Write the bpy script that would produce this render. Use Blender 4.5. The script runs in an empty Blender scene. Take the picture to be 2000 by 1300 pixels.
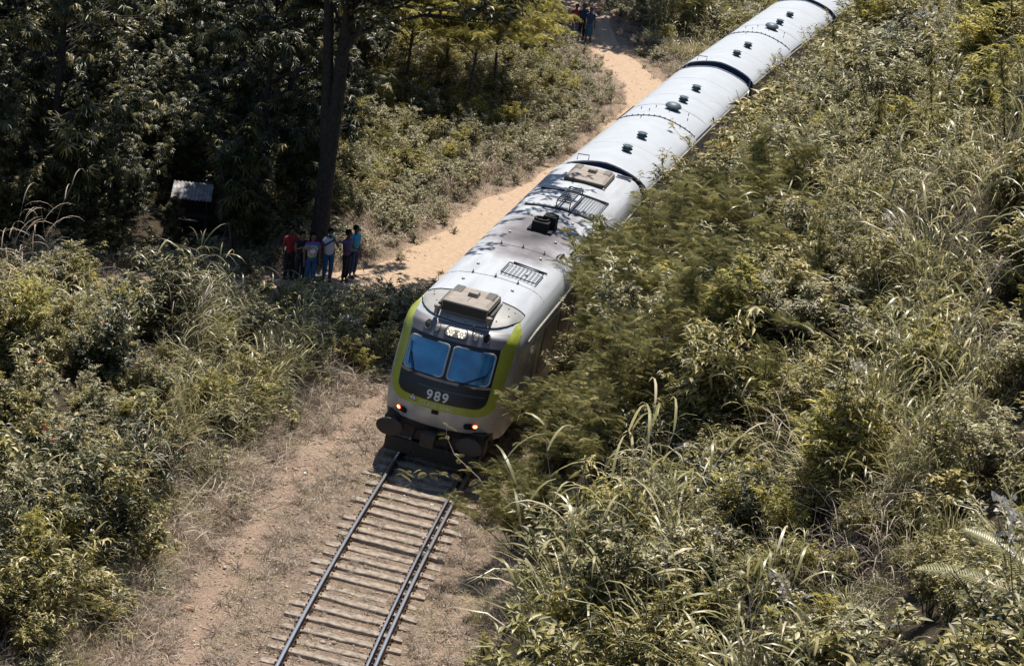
import bpy, bmesh, math, random
import numpy as np
from mathutils import Vector, Matrix

# ------------------------------------------------------------------ camera, sky, sun
SC = bpy.context.scene
CAM_F, CAM_TH, CAM_ROLL, CAM_H = 4754.1, 0.2977, 0.12377, 20.23     # focal length in px of a 2000 px wide frame
def make_camera():
    cd = bpy.data.cameras.new('camera'); co = bpy.data.objects.new('camera', cd); SC.collection.objects.link(co)
    cd.sensor_width = 36.0; cd.lens = CAM_F/2000*36; cd.clip_end = 1000; cd.clip_start = 0.5
    c, s = math.cos(CAM_ROLL), math.sin(CAM_ROLL)
    R = Vector((1, 0, 0)); U = Vector((0, math.sin(CAM_TH), math.cos(CAM_TH))); Fw = Vector((0, math.cos(CAM_TH), -math.sin(CAM_TH)))
    X = R*c + U*s; Y = U*c - R*s; Z = -Fw
    m = Matrix(((X.x, Y.x, Z.x, 0), (X.y, Y.y, Z.y, 0), (X.z, Y.z, Z.z, CAM_H), (0, 0, 0, 1)))
    co.matrix_world = m; SC.camera = co
make_camera()
SUN_EL, SUN_AZ = math.radians(62), math.radians(8)      # azimuth measured from +Y towards +X
w = bpy.data.worlds.new("World"); SC.world = w; w.use_nodes = True
nt = w.node_tree; nt.nodes.clear()
sky = nt.nodes.new('ShaderNodeTexSky'); sky.sky_type = 'NISHITA'; sky.sun_disc = False
sky.sun_elevation = SUN_EL; sky.sun_rotation = SUN_AZ; sky.altitude = 500; sky.air_density = 1.2; sky.dust_density = 0.6; sky.ozone_density = 4.0
bg = nt.nodes.new('ShaderNodeBackground'); bg.inputs['Strength'].default_value = 0.082
out = nt.nodes.new('ShaderNodeOutputWorld'); nt.links.new(sky.outputs[0], bg.inputs[0]); nt.links.new(bg.outputs[0], out.inputs[0])
sd = bpy.data.lights.new('sun', 'SUN'); sd.energy = 5.0; sd.angle = math.radians(0.55); sd.color = (1.0, 0.94, 0.84)
so = bpy.data.objects.new('sun', sd); SC.collection.objects.link(so)
sv = Vector((math.sin(SUN_AZ)*math.cos(SUN_EL), math.cos(SUN_AZ)*math.cos(SUN_EL), math.sin(SUN_EL)))
so.rotation_euler = sv.to_track_quat('Z', 'Y').to_euler()
so.location = (0, 60, 60)
SC.view_settings.view_transform = 'Standard'; SC.view_settings.look = 'None'; SC.view_settings.exposure = 0.42; SC.view_settings.gamma = 1.0
SC.view_settings.use_curve_mapping = False
SC.cycles.max_bounces = 6; SC.cycles.diffuse_bounces = 3; SC.cycles.transparent_max_bounces = 4; SC.cycles.transmission_bounces = 2

rng = np.random.default_rng(7); random.seed(7)
PI = math.pi

# ------------------------------------------------------------------ pixel <-> world (2000 px frame), used to read places off the photograph once
def at(px, py, z=0.0):
    u, v = px-1000, py-650; c, s = math.cos(CAM_ROLL), math.sin(CAM_ROLL)
    a = (c*u+s*v)/CAM_F; b = (-s*u+c*v)/CAM_F
    d = (a, math.cos(CAM_TH)-b*math.sin(CAM_TH), -math.sin(CAM_TH)-b*math.cos(CAM_TH)); t = (z-CAM_H)/d[2]
    return d[0]*t, d[1]*t
def pj(P):
    P = np.atleast_2d(P); y = P[:, 1]; z = P[:, 2]-CAM_H
    d = y*math.cos(CAM_TH)-z*math.sin(CAM_TH); b = -(y*math.sin(CAM_TH)+z*math.cos(CAM_TH))
    u = P[:, 0]/d*CAM_F; v = b/d*CAM_F; c, s = math.cos(CAM_ROLL), math.sin(CAM_ROLL)
    return np.stack([1000+c*u-s*v, 650+s*u+c*v], 1)

# ------------------------------------------------------------------ helpers
def link(o): SC.collection.objects.link(o); return o
def tag(o, label=None, cat=None, group=None, kind=None):
    if label: o['label'] = label
    if cat: o['category'] = cat
    if group: o['group'] = group
    if kind: o['kind'] = kind
    return o
def empty(name, loc=(0, 0, 0), rot=(0, 0, 0)):
    o = bpy.data.objects.new(name, None); o.location = loc; o.rotation_euler = rot; o.empty_display_size = .2; return link(o)
def meshobj(name, me, parent=None):
    o = bpy.data.objects.new(name, me); o.parent = parent; return link(o)
def copy_tree(o, parent=None):
    c = o.copy(); SC.collection.objects.link(c); c.parent = parent
    for ch in o.children: copy_tree(ch, c)
    return c
def np_mesh(name, V, quads, mats, rnd=None, tris=None, mi=None, smooth=False):
    V = np.asarray(V, np.float32); quads = np.asarray(quads, np.int32).reshape(-1, 4)
    tris = np.zeros((0, 3), np.int32) if tris is None else np.asarray(tris, np.int32).reshape(-1, 3)
    me = bpy.data.meshes.new(name); me.vertices.add(len(V)); me.vertices.foreach_set('co', V.ravel())
    nq, ntr = len(quads), len(tris); me.loops.add(nq*4+ntr*3); me.loops.foreach_set('vertex_index', np.concatenate([quads.ravel(), tris.ravel()]))
    me.polygons.add(nq+ntr)
    me.polygons.foreach_set('loop_start', np.concatenate([np.arange(nq)*4, nq*4+np.arange(ntr)*3]).astype(np.int32))
    if mi is not None: me.polygons.foreach_set('material_index', np.asarray(mi, np.int32))
    if smooth: me.polygons.foreach_set('use_smooth', np.ones(nq+ntr, bool))
    for m in mats: me.materials.append(m)
    if rnd is not None:
        a = me.attributes.new('rnd', 'FLOAT', 'POINT'); a.data.foreach_set('value', np.asarray(rnd, np.float32))
    me.update(calc_edges=True); return me
class MB:
    """collects shapes into one mesh"""
    def __init__(s): s.v = []; s.f = []
    def add(s, vs, fs):
        n = len(s.v); s.v += [tuple(v) for v in vs]; s.f += [tuple(i+n for i in f) for f in fs]; return s
    def box(s, c, d, rot=None, taper=1.0):
        x, y, z = d[0]/2, d[1]/2, d[2]/2
        vs = [Vector((sx*x*(taper if sz > 0 else 1), sy*y*(taper if sz > 0 else 1), sz*z)) for sz in (-1, 1) for sx, sy in ((-1, -1), (1, -1), (1, 1), (-1, 1))]
        if rot is not None: vs = [rot @ v for v in vs]
        return s.add([v+Vector(c) for v in vs], [(3, 2, 1, 0), (4, 5, 6, 7), (0, 1, 5, 4), (1, 2, 6, 5), (2, 3, 7, 6), (3, 0, 4, 7)])
    def tube(s, pts, r, n=6, cap=True):
        pts = [Vector(p) for p in pts]; rs = r if isinstance(r, (list, tuple)) else [r]*len(pts)
        base = len(s.v); up = Vector((0, 0, 1)); vs = []; fs = []
        for i, p in enumerate(pts):
            d = (pts[min(i+1, len(pts)-1)]-pts[max(i-1, 0)]).normalized()
            a = d.cross(up) if abs(d.z) < .95 else d.cross(Vector((1, 0, 0))); a.normalize(); b = a.cross(d)
            vs += [p+(a*math.cos(2*PI*k/n)+b*math.sin(2*PI*k/n))*rs[i] for k in range(n)]
        for i in range(len(pts)-1):
            for k in range(n): fs.append((i*n+k, i*n+(k+1) % n, (i+1)*n+(k+1) % n, (i+1)*n+k))
        if cap: fs += [tuple(range(n))[::-1], tuple((len(pts)-1)*n+k for k in range(n))]
        return s.add(vs, fs)
    def lathe(s, prof, c=(0, 0, 0), n=20, rot=None):
        vs = []; fs = []; m = len(prof)
        for k in range(n):
            a = 2*PI*k/n
            for r, z in prof:
                v = Vector((r*math.cos(a), r*math.sin(a), z)); v = rot @ v if rot is not None else v; vs.append(v+Vector(c))
        for k in range(n):
            for i in range(m-1): fs.append((k*m+i, ((k+1) % n)*m+i, ((k+1) % n)*m+i+1, k*m+i+1))
        if prof[0][0] > 1e-4: fs.append(tuple(k*m for k in range(n))[::-1])
        if prof[-1][0] > 1e-4: fs.append(tuple(k*m+m-1 for k in range(n)))
        return s.add(vs, fs)
    def build(s, name, mat, parent=None, bevel=0, smooth=False, weld=False):
        me = bpy.data.meshes.new(name); me.from_pydata(s.v, [], s.f); me.materials.append(mat)
        if bevel or weld:
            bm = bmesh.new(); bm.from_mesh(me); bmesh.ops.remove_doubles(bm, verts=bm.verts, dist=1e-4)
            if bevel: bmesh.ops.bevel(bm, geom=[e for e in bm.edges if e.is_manifold and e.calc_face_angle(0) > .5], offset=bevel, segments=2, affect='EDGES', profile=.5)
            bmesh.ops.recalc_face_normals(bm, faces=bm.faces); bm.to_mesh(me); bm.free()
        if smooth:
            for p in me.polygons: p.use_smooth = True
            if smooth != 'all' and hasattr(me, 'set_sharp_from_angle'): me.set_sharp_from_angle(angle=math.radians(38))
        me.update(); return meshobj(name, me, parent)

def material(name, col, rough=.6, metal=0.0, noise=None, bump=None, spec=.5, col2=None, emit=None, alpha=None, coat=0):
    """principled with noise mottling between col and col2"""
    m = bpy.data.materials.new(name); m.use_nodes = True; t = m.node_tree; b = t.nodes['Principled BSDF']
    b.inputs['Roughness'].default_value = rough; b.inputs['Metallic'].default_value = metal; b.inputs['Specular IOR Level'].default_value = spec
    b.inputs['Base Color'].default_value = (*col, 1)
    if coat: b.inputs['Coat Weight'].default_value = coat; b.inputs['Coat Roughness'].default_value = .08
    if noise:
        tc = t.nodes.new('ShaderNodeTexCoord'); n = t.nodes.new('ShaderNodeTexNoise'); n.inputs['Scale'].default_value = noise; n.inputs['Detail'].default_value = 6
        mp = t.nodes.new('ShaderNodeMapping'); t.links.new(tc.outputs['Object'], mp.inputs[0]); t.links.new(mp.outputs[0], n.inputs['Vector'])
        r = t.nodes.new('ShaderNodeValToRGB'); r.color_ramp.elements[0].position = .35; r.color_ramp.elements[1].position = .65
        r.color_ramp.elements[0].color = (*col, 1); r.color_ramp.elements[1].color = (*(col2 or [c*.7 for c in col]), 1)
        t.links.new(n.outputs[0], r.inputs[0]); t.links.new(r.outputs[0], b.inputs['Base Color'])
        if bump:
            bp = t.nodes.new('ShaderNodeBump'); bp.inputs['Strength'].default_value = bump; bp.inputs['Distance'].default_value = .02
            t.links.new(n.outputs[0], bp.inputs['Height']); t.links.new(bp.outputs[0], b.inputs['Normal'])
    if emit: b.inputs['Emission Color'].default_value = (*emit[:3], 1); b.inputs['Emission Strength'].default_value = emit[3]
    return m

def foliage(name, stops, rough=.42, trans=.3, inst=.25, spec=.45):
    """leaf colour picked per leaf (rnd attribute) and per plant, part of the light passes through"""
    m = bpy.data.materials.new(name); m.use_nodes = True; t = m.node_tree; b = t.nodes['Principled BSDF']
    at_ = t.nodes.new('ShaderNodeAttribute'); at_.attribute_name = 'rnd'
    oi = t.nodes.new('ShaderNodeObjectInfo')
    mx = t.nodes.new('ShaderNodeMath'); mx.operation = 'MULTIPLY_ADD'; t.links.new(oi.outputs['Random'], mx.inputs[0]); mx.inputs[1].default_value = inst; mx.inputs[2].default_value = -inst/2
    ad = t.nodes.new('ShaderNodeMath'); ad.operation = 'ADD'; ad.use_clamp = True; t.links.new(mx.outputs[0], ad.inputs[0]); t.links.new(at_.outputs['Fac'], ad.inputs[1])
    r = t.nodes.new('ShaderNodeValToRGB'); els = r.color_ramp.elements
    els[0].position = stops[0][0]; els[0].color = (*stops[0][1], 1); els[1].position = stops[-1][0]; els[1].color = (*stops[-1][1], 1)
    for p, c in stops[1:-1]: e = els.new(p); e.color = (*c, 1)
    t.links.new(ad.outputs[0], r.inputs[0]); t.links.new(r.outputs[0], b.inputs['Base Color'])
    b.inputs['Roughness'].default_value = rough; b.inputs['Specular IOR Level'].default_value = spec
    tr = t.nodes.new('ShaderNodeBsdfTranslucent'); t.links.new(r.outputs[0], tr.inputs[0])
    ms = t.nodes.new('ShaderNodeMixShader'); ms.inputs[0].default_value = trans
    o = t.nodes['Material Output']; t.links.new(b.outputs[0], ms.inputs[1]); t.links.new(tr.outputs[0], ms.inputs[2]); t.links.new(ms.outputs[0], o.inputs[0])
    return m

M = {}
M['leaf_olive'] = foliage('leaf_olive', [(0, (.045, .045, .016)), (.3, (.21, .19, .045)), (.65, (.50, .43, .155)), (1, (.78, .66, .38))], trans=.35)
M['leaf_grey'] = foliage('leaf_grey', [(0, (.05, .055, .03)), (.3, (.22, .21, .09)), (.7, (.50, .45, .24)), (1, (.76, .67, .48))], rough=.45, trans=.33)
M['leaf_feather'] = foliage('leaf_feather', [(0, (.07, .07, .025)), (.5, (.27, .25, .085)), (1, (.52, .46, .22))], rough=.5, trans=.4)
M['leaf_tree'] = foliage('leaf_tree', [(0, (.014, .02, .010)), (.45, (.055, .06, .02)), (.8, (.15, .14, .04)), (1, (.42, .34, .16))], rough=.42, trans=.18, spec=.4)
M['leaf_gold'] = foliage('leaf_gold', [(0, (.12, .12, .03)), (.45, (.44, .39, .09)), (1, (.72, .62, .22))], rough=.5, trans=.55)
M['blade_green'] = foliage('blade_green', [(0, (.055, .062, .022)), (.45, (.28, .27, .105)), (.8, (.50, .44, .20)), (1, (.72, .61, .40))], rough=.38, trans=.42, spec=.5)
M['blade_dry'] = foliage('blade_dry', [(0, (.22, .165, .12)), (.5, (.47, .37, .275)), (1, (.68, .56, .43))], rough=.6, trans=.2)
M['stem'] = foliage('stem', [(0, (.045, .035, .025)), (1, (.12, .095, .065))], rough=.8, trans=0)
M['twig_pale'] = foliage('twig_pale', [(0, (.28, .23, .18)), (1, (.52, .44, .36))], rough=.7, trans=0)
M['petal_white'] = foliage('petal_white', [(0, (.55, .5, .44)), (1, (.7, .64, .58))], rough=.6, trans=.2)
M['petal_orange'] = foliage('petal_orange', [(0, (.75, .20, .07)), (1, (.8, .30, .14))], rough=.6, trans=.2)
M['bark'] = material('bark', (.011, .0095, .009), .9, noise=9, bump=.8, col2=(.035, .03, .026))
M['bark_pale'] = material('bark_pale', (.12, .10, .085), .9, noise=12, bump=.6, col2=(.06, .05, .045))

# ------------------------------------------------------------------ the line of the track
TR0 = (-2.98, 39.479, 0.0733, 0.00403)
def track_pt(s):
    h = TR0[2]+TR0[3]*s/2; return TR0[0]+math.sin(h)*s, TR0[1]+math.cos(h)*s, TR0[2]+TR0[3]*s
pts = [track_pt(s) for s in np.arange(-26, 13.1, 1.0)]
pts += [(-1.50, 54.1, .145), (1.86, 72.4, .21), (3.95, 82.6, .226), (6.29, 92.3, .24), (8.7, 102, .254), (11.3, 111.7, .275)]
h = .29
while pts[-1][1] < 175:
    x, y, _ = pts[-1]; pts.append((x+math.sin(h)*6, y+math.cos(h)*6, h)); h += .014
LX = np.array([p[0] for p in pts]); LY = np.array([p[1] for p in pts]); LH = np.array([p[2] for p in pts])
def lateral(x, y):
    return (x-np.interp(y, LY, LX))*np.cos(np.interp(y, LY, LH))
SSEG = np.concatenate([[0], np.cumsum(np.hypot(np.diff(LX), np.diff(LY)))])
def line_pt(s): return np.interp(s, SSEG, LX), np.interp(s, SSEG, LY), np.interp(s, SSEG, LH)

PATH = np.array([(-26, 60, 1.6), (-18, 62.5, 1.5), (-13, 64.3, 1.4), (-10, 65.7, 1.3), (-8, 66.6, 1.2), (-6, 67.8, 1.2), (-4.2, 69.4, 1.25), (-2.6, 72, 1.35), (-1.4, 75.5, 1.5), (-.1, 80, 1.6), (1.2, 84, 1.45), (2.3, 88, 1.25), (3.4, 93, 1.15), (4.4, 98, 1.25), (4.75, 102, 1.15), (4.2, 106, 1.1), (3.15, 110.5, .95), (2.45, 114, .8), (1.9, 118, .8), (1.0, 124, .8)])
def densify(P, n=8):
    out = []
    for i in range(len(P)-1):
        p0, p1, p2, p3 = P[max(i-1, 0)], P[i], P[i+1], P[min(i+2, len(P)-1)]
        for k in range(n):
            t = k/n; out.append(.5*((2*p1)+(-p0+p2)*t+(2*p0-5*p1+4*p2-p3)*t*t+(-p0+3*p1-3*p2+p3)*t**3))
    out.append(P[-1]); return np.array(out)
PATHD = densify(PATH)
def path_dist(x, y):
    x = np.atleast_1d(x); y = np.atleast_1d(y)
    d = np.hypot(x[:, None]-PATHD[None, :, 0], y[:, None]-PATHD[None, :, 1])-PATHD[None, :, 2]
    return d.min(1)
def ss(x, a, b):
    t = np.clip((x-a)/(b-a), 0, 1); return t*t*(3-2*t)
def lump(x, y):
    return (np.sin(x*.9+1.3*np.sin(y*.31))*np.cos(y*.7+.8*np.sin(x*.5))*.5+np.sin(x*2.1+y*1.3)*.18+np.sin(x*.37-y*.53+2)*.5)
def hgt(x, y):
    x = np.asarray(x, float); y = np.asarray(y, float); t = lateral(x, y)
    near = ss(y, 44, 53); t0 = 2.7-.75*near
    r = np.maximum(t-t0, 0); steep = 1.0+.35*near
    hr = np.minimum(r, 2.4)*steep + np.clip(r-2.4, 0, 10)*.72 + np.clip(r-12.4, 0, 40)*.45
    hr = hr + lump(x, y)*.35*ss(r, .8, 4)
    l = -t; lb = 1.5*ss(l, 4.3, 6.8)*(1-ss(y, 58.5, 63.0)) + .06*np.maximum(l-6, 0)*(1-ss(y, 58, 66))
    lb = lb + .3*lump(x, y)*ss(l, 5, 8)*(1-ss(y, 58, 63))
    lf = .05*np.maximum(l-9, 0)*ss(y, 68, 76)
    # raised ground inside the fork of the path and the line
    mound = 1.0*ss(y, 112, 119)*ss(l, 2.4, 5)*(1-ss(l, 9.5, 11.5))
    return hr*(t > 0)+(lb+lf+mound)*(t < 0)-.0777*np.clip(t, -1.7, 1.7)*(1-ss(np.abs(t), 1.7, 3.0))

# ------------------------------------------------------------------ ground
def ground_material():
    m = bpy.data.materials.new('ground_soil'); m.use_nodes = True; t = m.node_tree; b = t.nodes['Principled BSDF']; N = t.nodes.new; L = t.links.new
    g = N('ShaderNodeNewGeometry'); soil = N('ShaderNodeAttribute'); soil.attribute_name = 'soil'
    lit = N('ShaderNodeAttribute'); lit.attribute_name = 'litter'
    n1 = N('ShaderNodeTexNoise'); n1.inputs['Scale'].default_value = 1.6; n1.inputs['Detail'].default_value = 8; L(g.outputs['Position'], n1.inputs['Vector'])
    n2 = N('ShaderNodeTexNoise'); n2.inputs['Scale'].default_value = 14; n2.inputs['Detail'].default_value = 6; n2.inputs['Roughness'].default_value = .7; L(g.outputs['Position'], n2.inputs['Vector'])
    r1 = N('ShaderNodeValToRGB'); e = r1.color_ramp.elements; e[0].position = .3; e[0].color = (.15, .11, .085, 1); e[1].position = .7; e[1].color = (.40, .31, .235, 1); L(n2.outputs[0], r1.inputs[0])
    r2 = N('ShaderNodeValToRGB'); e = r2.color_ramp.elements; e[0].position = .3; e[0].color = (.29, .19, .14, 1); e[1].position = .68; e[1].color = (.49, .375, .29, 1); L(n2.outputs[0], r2.inputs[0])
    n4 = N('ShaderNodeTexNoise'); n4.inputs['Scale'].default_value = 38; n4.inputs['Detail'].default_value = 5; n4.inputs['Roughness'].default_value = .8; L(g.outputs['Position'], n4.inputs['Vector'])
    r4 = N('ShaderNodeValToRGB'); e = r4.color_ramp.elements; e[0].position = .36; e[0].color = (.42, .40, .38, 1); e[1].position = .6; e[1].color = (1.12, 1.1, 1.08, 1); L(n4.outputs[0], r4.inputs[0])
    ad = N('ShaderNodeMath'); ad.operation = 'MULTIPLY_ADD'; L(n1.outputs[0], ad.inputs[0]); ad.inputs[1].default_value = 1.3; ad.inputs[2].default_value = -.65
    ad2 = N('ShaderNodeMath'); ad2.operation = 'ADD'; ad2.use_clamp = True; L(ad.outputs[0], ad2.inputs[0]); L(soil.outputs['Fac'], ad2.inputs[1])
    mx = N('ShaderNodeMix'); mx.data_type = 'RGBA'; L(ad2.outputs[0], mx.inputs['Factor']); L(r1.outputs[0], mx.inputs[6]); L(r2.outputs[0], mx.inputs[7])
    mx3 = N('ShaderNodeMix'); mx3.data_type = 'RGBA'; L(lit.outputs['Fac'], mx3.inputs['Factor']); mul = N('ShaderNodeMix'); mul.data_type = 'RGBA'; mul.blend_type = 'MULTIPLY'; mul.inputs['Factor'].default_value = 1; L(mx.outputs[2], mul.inputs[6]); L(r4.outputs[0], mul.inputs[7]); L(mul.outputs[2], mx3.inputs[6]); mx3.inputs[7].default_value = (.045, .034, .022, 1); L(mx3.outputs[2], b.inputs['Base Color']); b.inputs['Roughness'].default_value = .95; b.inputs['Specular IOR Level'].default_value = .15
    bp = N('ShaderNodeBump'); bp.inputs['Strength'].default_value = .9; bp.inputs['Distance'].default_value = .05; L(n2.outputs[0], bp.inputs['Height']); L(bp.outputs[0], b.inputs['Normal'])
    return m
GM = ground_material()
def build_ground():
    xs = np.concatenate([np.arange(-60, -24, 3.0), np.arange(-24, 34, .3), np.arange(34, 90, 4.0)])
    ys = np.concatenate([np.arange(14, 30, 1.0), np.arange(30, 126, .3), np.arange(126, 260, 4.0)])
    X, Y = np.meshgrid(xs, ys); x = X.ravel(); y = Y.ravel(); t = lateral(x, y)
    z = hgt(x, y)+.035*np.sin(x*5.1+y*2.3)*np.cos(y*4.3-x*1.1)*(np.abs(t) > 1.9)*(path_dist_big(x, y) > .3)
    z -= .02*(path_dist_big(x, y) < .1)
    nx = len(xs); ny = len(ys); i = np.arange(nx*ny).reshape(ny, nx)
    q = np.stack([i[:-1, :-1], i[:-1, 1:], i[1:, 1:], i[1:, :-1]], -1).reshape(-1, 4)
    me = np_mesh('ground', np.stack([x, y, z], 1), q, [GM], smooth=True)
    tr = t+2.75-.25*np.sin(y*.35)
    soil = np.exp(-(tr/.55)**2)*.75*(y < 62) + .5*np.exp(-((t-2.05)/.3)**2)*(y < 50) + .15*(np.abs(t) < 1.7) + .8*np.exp(-(np.maximum(path_dist_big(x, y), 0)/.6)**2)*1.1
    px0, py0 = at(1345, 100); soil += 1.1*np.exp(-(((x-px0)/1.1)**2+((y-py0)/2.2)**2))
    lt = np.clip(ss(t, 2.4, 3.4)+ss(-t, 4.6, 5.6)*(y < 66)*(path_dist_big(x, y) > .1)+ss(path_dist_big(x, y), .9, 1.6)*(y >= 60)*(t < 0), 0, .92)*(1-np.clip(soil-.7, 0, 1)/.3*0)
    px0, py0 = at(1345, 100); lt *= 1-np.exp(-(((x-px0)/1.1)**2+((y-py0)/2.2)**2))
    a = me.attributes.new('litter', 'FLOAT', 'POINT'); a.data.foreach_set('value', lt.astype(np.float32))
    a = me.attributes.new('soil', 'FLOAT', 'POINT'); a.data.foreach_set('value', soil.astype(np.float32))
    tag(meshobj('ground', me), kind='structure')
def path_dist_big(x, y):
    out = np.empty(len(x))
    for k in range(0, len(x), 20000): out[k:k+20000] = path_dist(x[k:k+20000], y[k:k+20000])
    return out
build_ground()
def build_path():
    m = bpy.data.materials.new('sandy_earth'); m.use_nodes = True; t = m.node_tree; b = t.nodes['Principled BSDF']; N = t.nodes.new; L = t.links.new
    g = N('ShaderNodeNewGeometry'); n2 = N('ShaderNodeTexNoise'); n2.inputs['Scale'].default_value = 5.5; n2.inputs['Detail'].default_value = 10; n2.inputs['Roughness'].default_value = .8; L(g.outputs['Position'], n2.inputs['Vector'])
    r = N('ShaderNodeValToRGB'); e = r.color_ramp.elements; e[0].position = .3; e[0].color = (.33, .225, .15, 1); e[1].position = .60; e[1].color = (.50, .37, .26, 1); L(n2.outputs[0], r.inputs[0]); L(r.outputs[0], b.inputs['Base Color'])
    b.inputs['Roughness'].default_value = .95; b.inputs['Specular IOR Level'].default_value = .1
    n3 = N('ShaderNodeTexNoise'); n3.inputs['Scale'].default_value = 9; n3.inputs['Detail'].default_value = 8; L(g.outputs['Position'], n3.inputs['Vector'])
    bp = N('ShaderNodeBump'); bp.inputs['Strength'].default_value = .5; bp.inputs['Distance'].default_value = .02; L(n3.outputs[0], bp.inputs['Height']); L(bp.outputs[0], b.inputs['Normal'])
    P = densify(PATH, 16); n = len(P); d = np.gradient(P[:, :2], axis=0); d /= np.linalg.norm(d, axis=1)[:, None]; nrm = np.stack([d[:, 1], -d[:, 0]], 1)
    K = 13; V = []
    wl = P[:, 2]*(1+.09*np.sin(np.arange(n)*.23)+.05*np.sin(np.arange(n)*.61)); wr = P[:, 2]*(1+.09*np.sin(np.arange(n)*.19+2)+.05*np.sin(np.arange(n)*.53))
    for k in range(K):
        u = -1+2*k/(K-1); ww = np.where(u < 0, wl, wr)*u
        xy = P[:, :2]+nrm*ww[:, None]; z = hgt(xy[:, 0], xy[:, 1])+.02+.03*np.cos(u*PI*2.2)*(1-abs(u))-.045*(abs(u) > .99)
        V.append(np.column_stack([xy, z]))
    V = np.array(V).transpose(1, 0, 2).reshape(-1, 3); i = np.arange(n*K).reshape(n, K)
    q = np.stack([i[:-1, :-1], i[:-1, 1:], i[1:, 1:], i[1:, :-1]], -1).reshape(-1, 4)
    tag(meshobj('path', np_mesh('path', V, q, [m], smooth=True)), kind='structure')
build_path()

# ------------------------------------------------------------------ railway track
CANT = .0777
def frame_at(s, zoff=0):
    x, y, h = line_pt(s); return Matrix.Translation((x, y, zoff)) @ Matrix.Rotation(-h, 4, 'Z') @ Matrix.Rotation(CANT, 4, 'Y')
M['rail'] = material('rail_steel', (.16, .12, .10), .5, metal=.6, noise=30, col2=(.10, .06, .045))
M['rail_top'] = material('rail_polished', (.55, .57, .62), .28, metal=.9)
M['wood'] = material('sleeper_wood', (.40, .33, .26), .9, noise=7, bump=.9, col2=(.19, .15, .12))
M['rust'] = material('rusty_iron', (.13, .06, .035), .85, noise=25, col2=(.07, .035, .025))
def build_track():
    root = empty('railway_track', track_pt(0)[:2]+(0,)); tag(root, 'single broad gauge railway track with worn timber sleepers in dry grass', 'railway track')
    root.location = (0, 0, 0)
    def rail(name, t, w_head, smax):
        prof = [(-.065, .03), (.065, .03), (.065, .045), (.012, .07), (.012, .135), (w_head, .145), (w_head, .172), (w_head*.7, .18), (-w_head*.7, .18), (-w_head, .172), (-w_head, .145), (-.012, .135), (-.012, .07), (-.065, .045)]
        ss_ = np.arange(2, smax, 1.0); V = []; n = len(prof)
        for s in ss_:
            Mx = frame_at(s)
            V += [Mx @ Vector((t+a, 0, b)) for a, b in prof]
        Q = [(i*n+k, i*n+(k+1) % n, (i+1)*n+(k+1) % n, (i+1)*n+k) for i in range(len(ss_)-1) for k in range(n)]
        mi = [1 if k in (6, 7, 8) else 0 for i in range(len(ss_)-1) for k in range(n)]
        return meshobj(name, np_mesh(name, V, Q, [M['rail'], M['rail_top']], mi=mi), root)
    rail('rail', -.873, .036, 150); rail('rail', .873, .036, 150)
    rail('check_rail', .873-.15, .030, 60)['label'] = 'rusty check rail inside the right-hand rail'
    sleepers = []
    for k in range(6):
        mb = MB(); n = 9; L = (2.5, 2.44, 2.54, 2.4, 2.52, 2.46)[k]; wv = (.235, .21, .245, .225, .20, .23)[k]
        for j in range(n):
            pass
        xs = np.linspace(-L/2, L/2, n); r = np.random.default_rng(k+3)
        top = []; vs = []
        for x in xs:
            a = wv/2+r.normal(0, .008); b_ = wv/2+r.normal(0, .008); zt = .0+r.normal(0, .006)
            e = .02 if abs(x) > L/2-.01 else 0
            vs += [(x, -a-.01, -.12), (x, -a, zt-.012), (x, -a+.02, zt-e), (x, -.01, zt-.008*(k % 2)-e), (x, b_-.02, zt-e), (x, b_, zt-.012), (x, b_+.01, -.12)]
        fs = [(i*7+j, (i+1)*7+j, (i+1)*7+j+1, i*7+j+1) for i in range(n-1) for j in range(6)]
        fs += [tuple(range(7))[::-1], tuple((n-1)*7+j for j in range(7))]
        me = bpy.data.meshes.new('sleeper'); me.from_pydata(vs, [], fs); me.materials.append(M['wood']); sleepers.append(me)
    s = 2.0; i = 0
    while s < 90:
        o = meshobj('sleeper', sleepers[random.randrange(6)], root); Mx = frame_at(s)
        o.matrix_local = Mx @ Matrix.Translation((random.gauss(-.02, .07), 0, .062+random.gauss(0, .014))) @ Matrix.Rotation(random.gauss(0, .024)+(PI if random.random() < .5 else 0), 4, 'Z')
        s += .555+random.gauss(0, .028); i += 1
    mb = MB(); s = 4.0
    while s < 44:
        Mx = frame_at(s)
        for t in (-.873, .873):
            for d in (-.085, .085): 
                p = Mx @ Vector((t+d, 0, .055)); mb.box(p, (.035, .035, .05))
        p = Mx @ Vector((.873-.15-.07, 0, .055)); mb.box(p, (.03, .03, .05))
        s += .218
    o = mb.build('rail_spikes', M['rust'], root); o['kind'] = 'stuff'
build_track()

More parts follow.
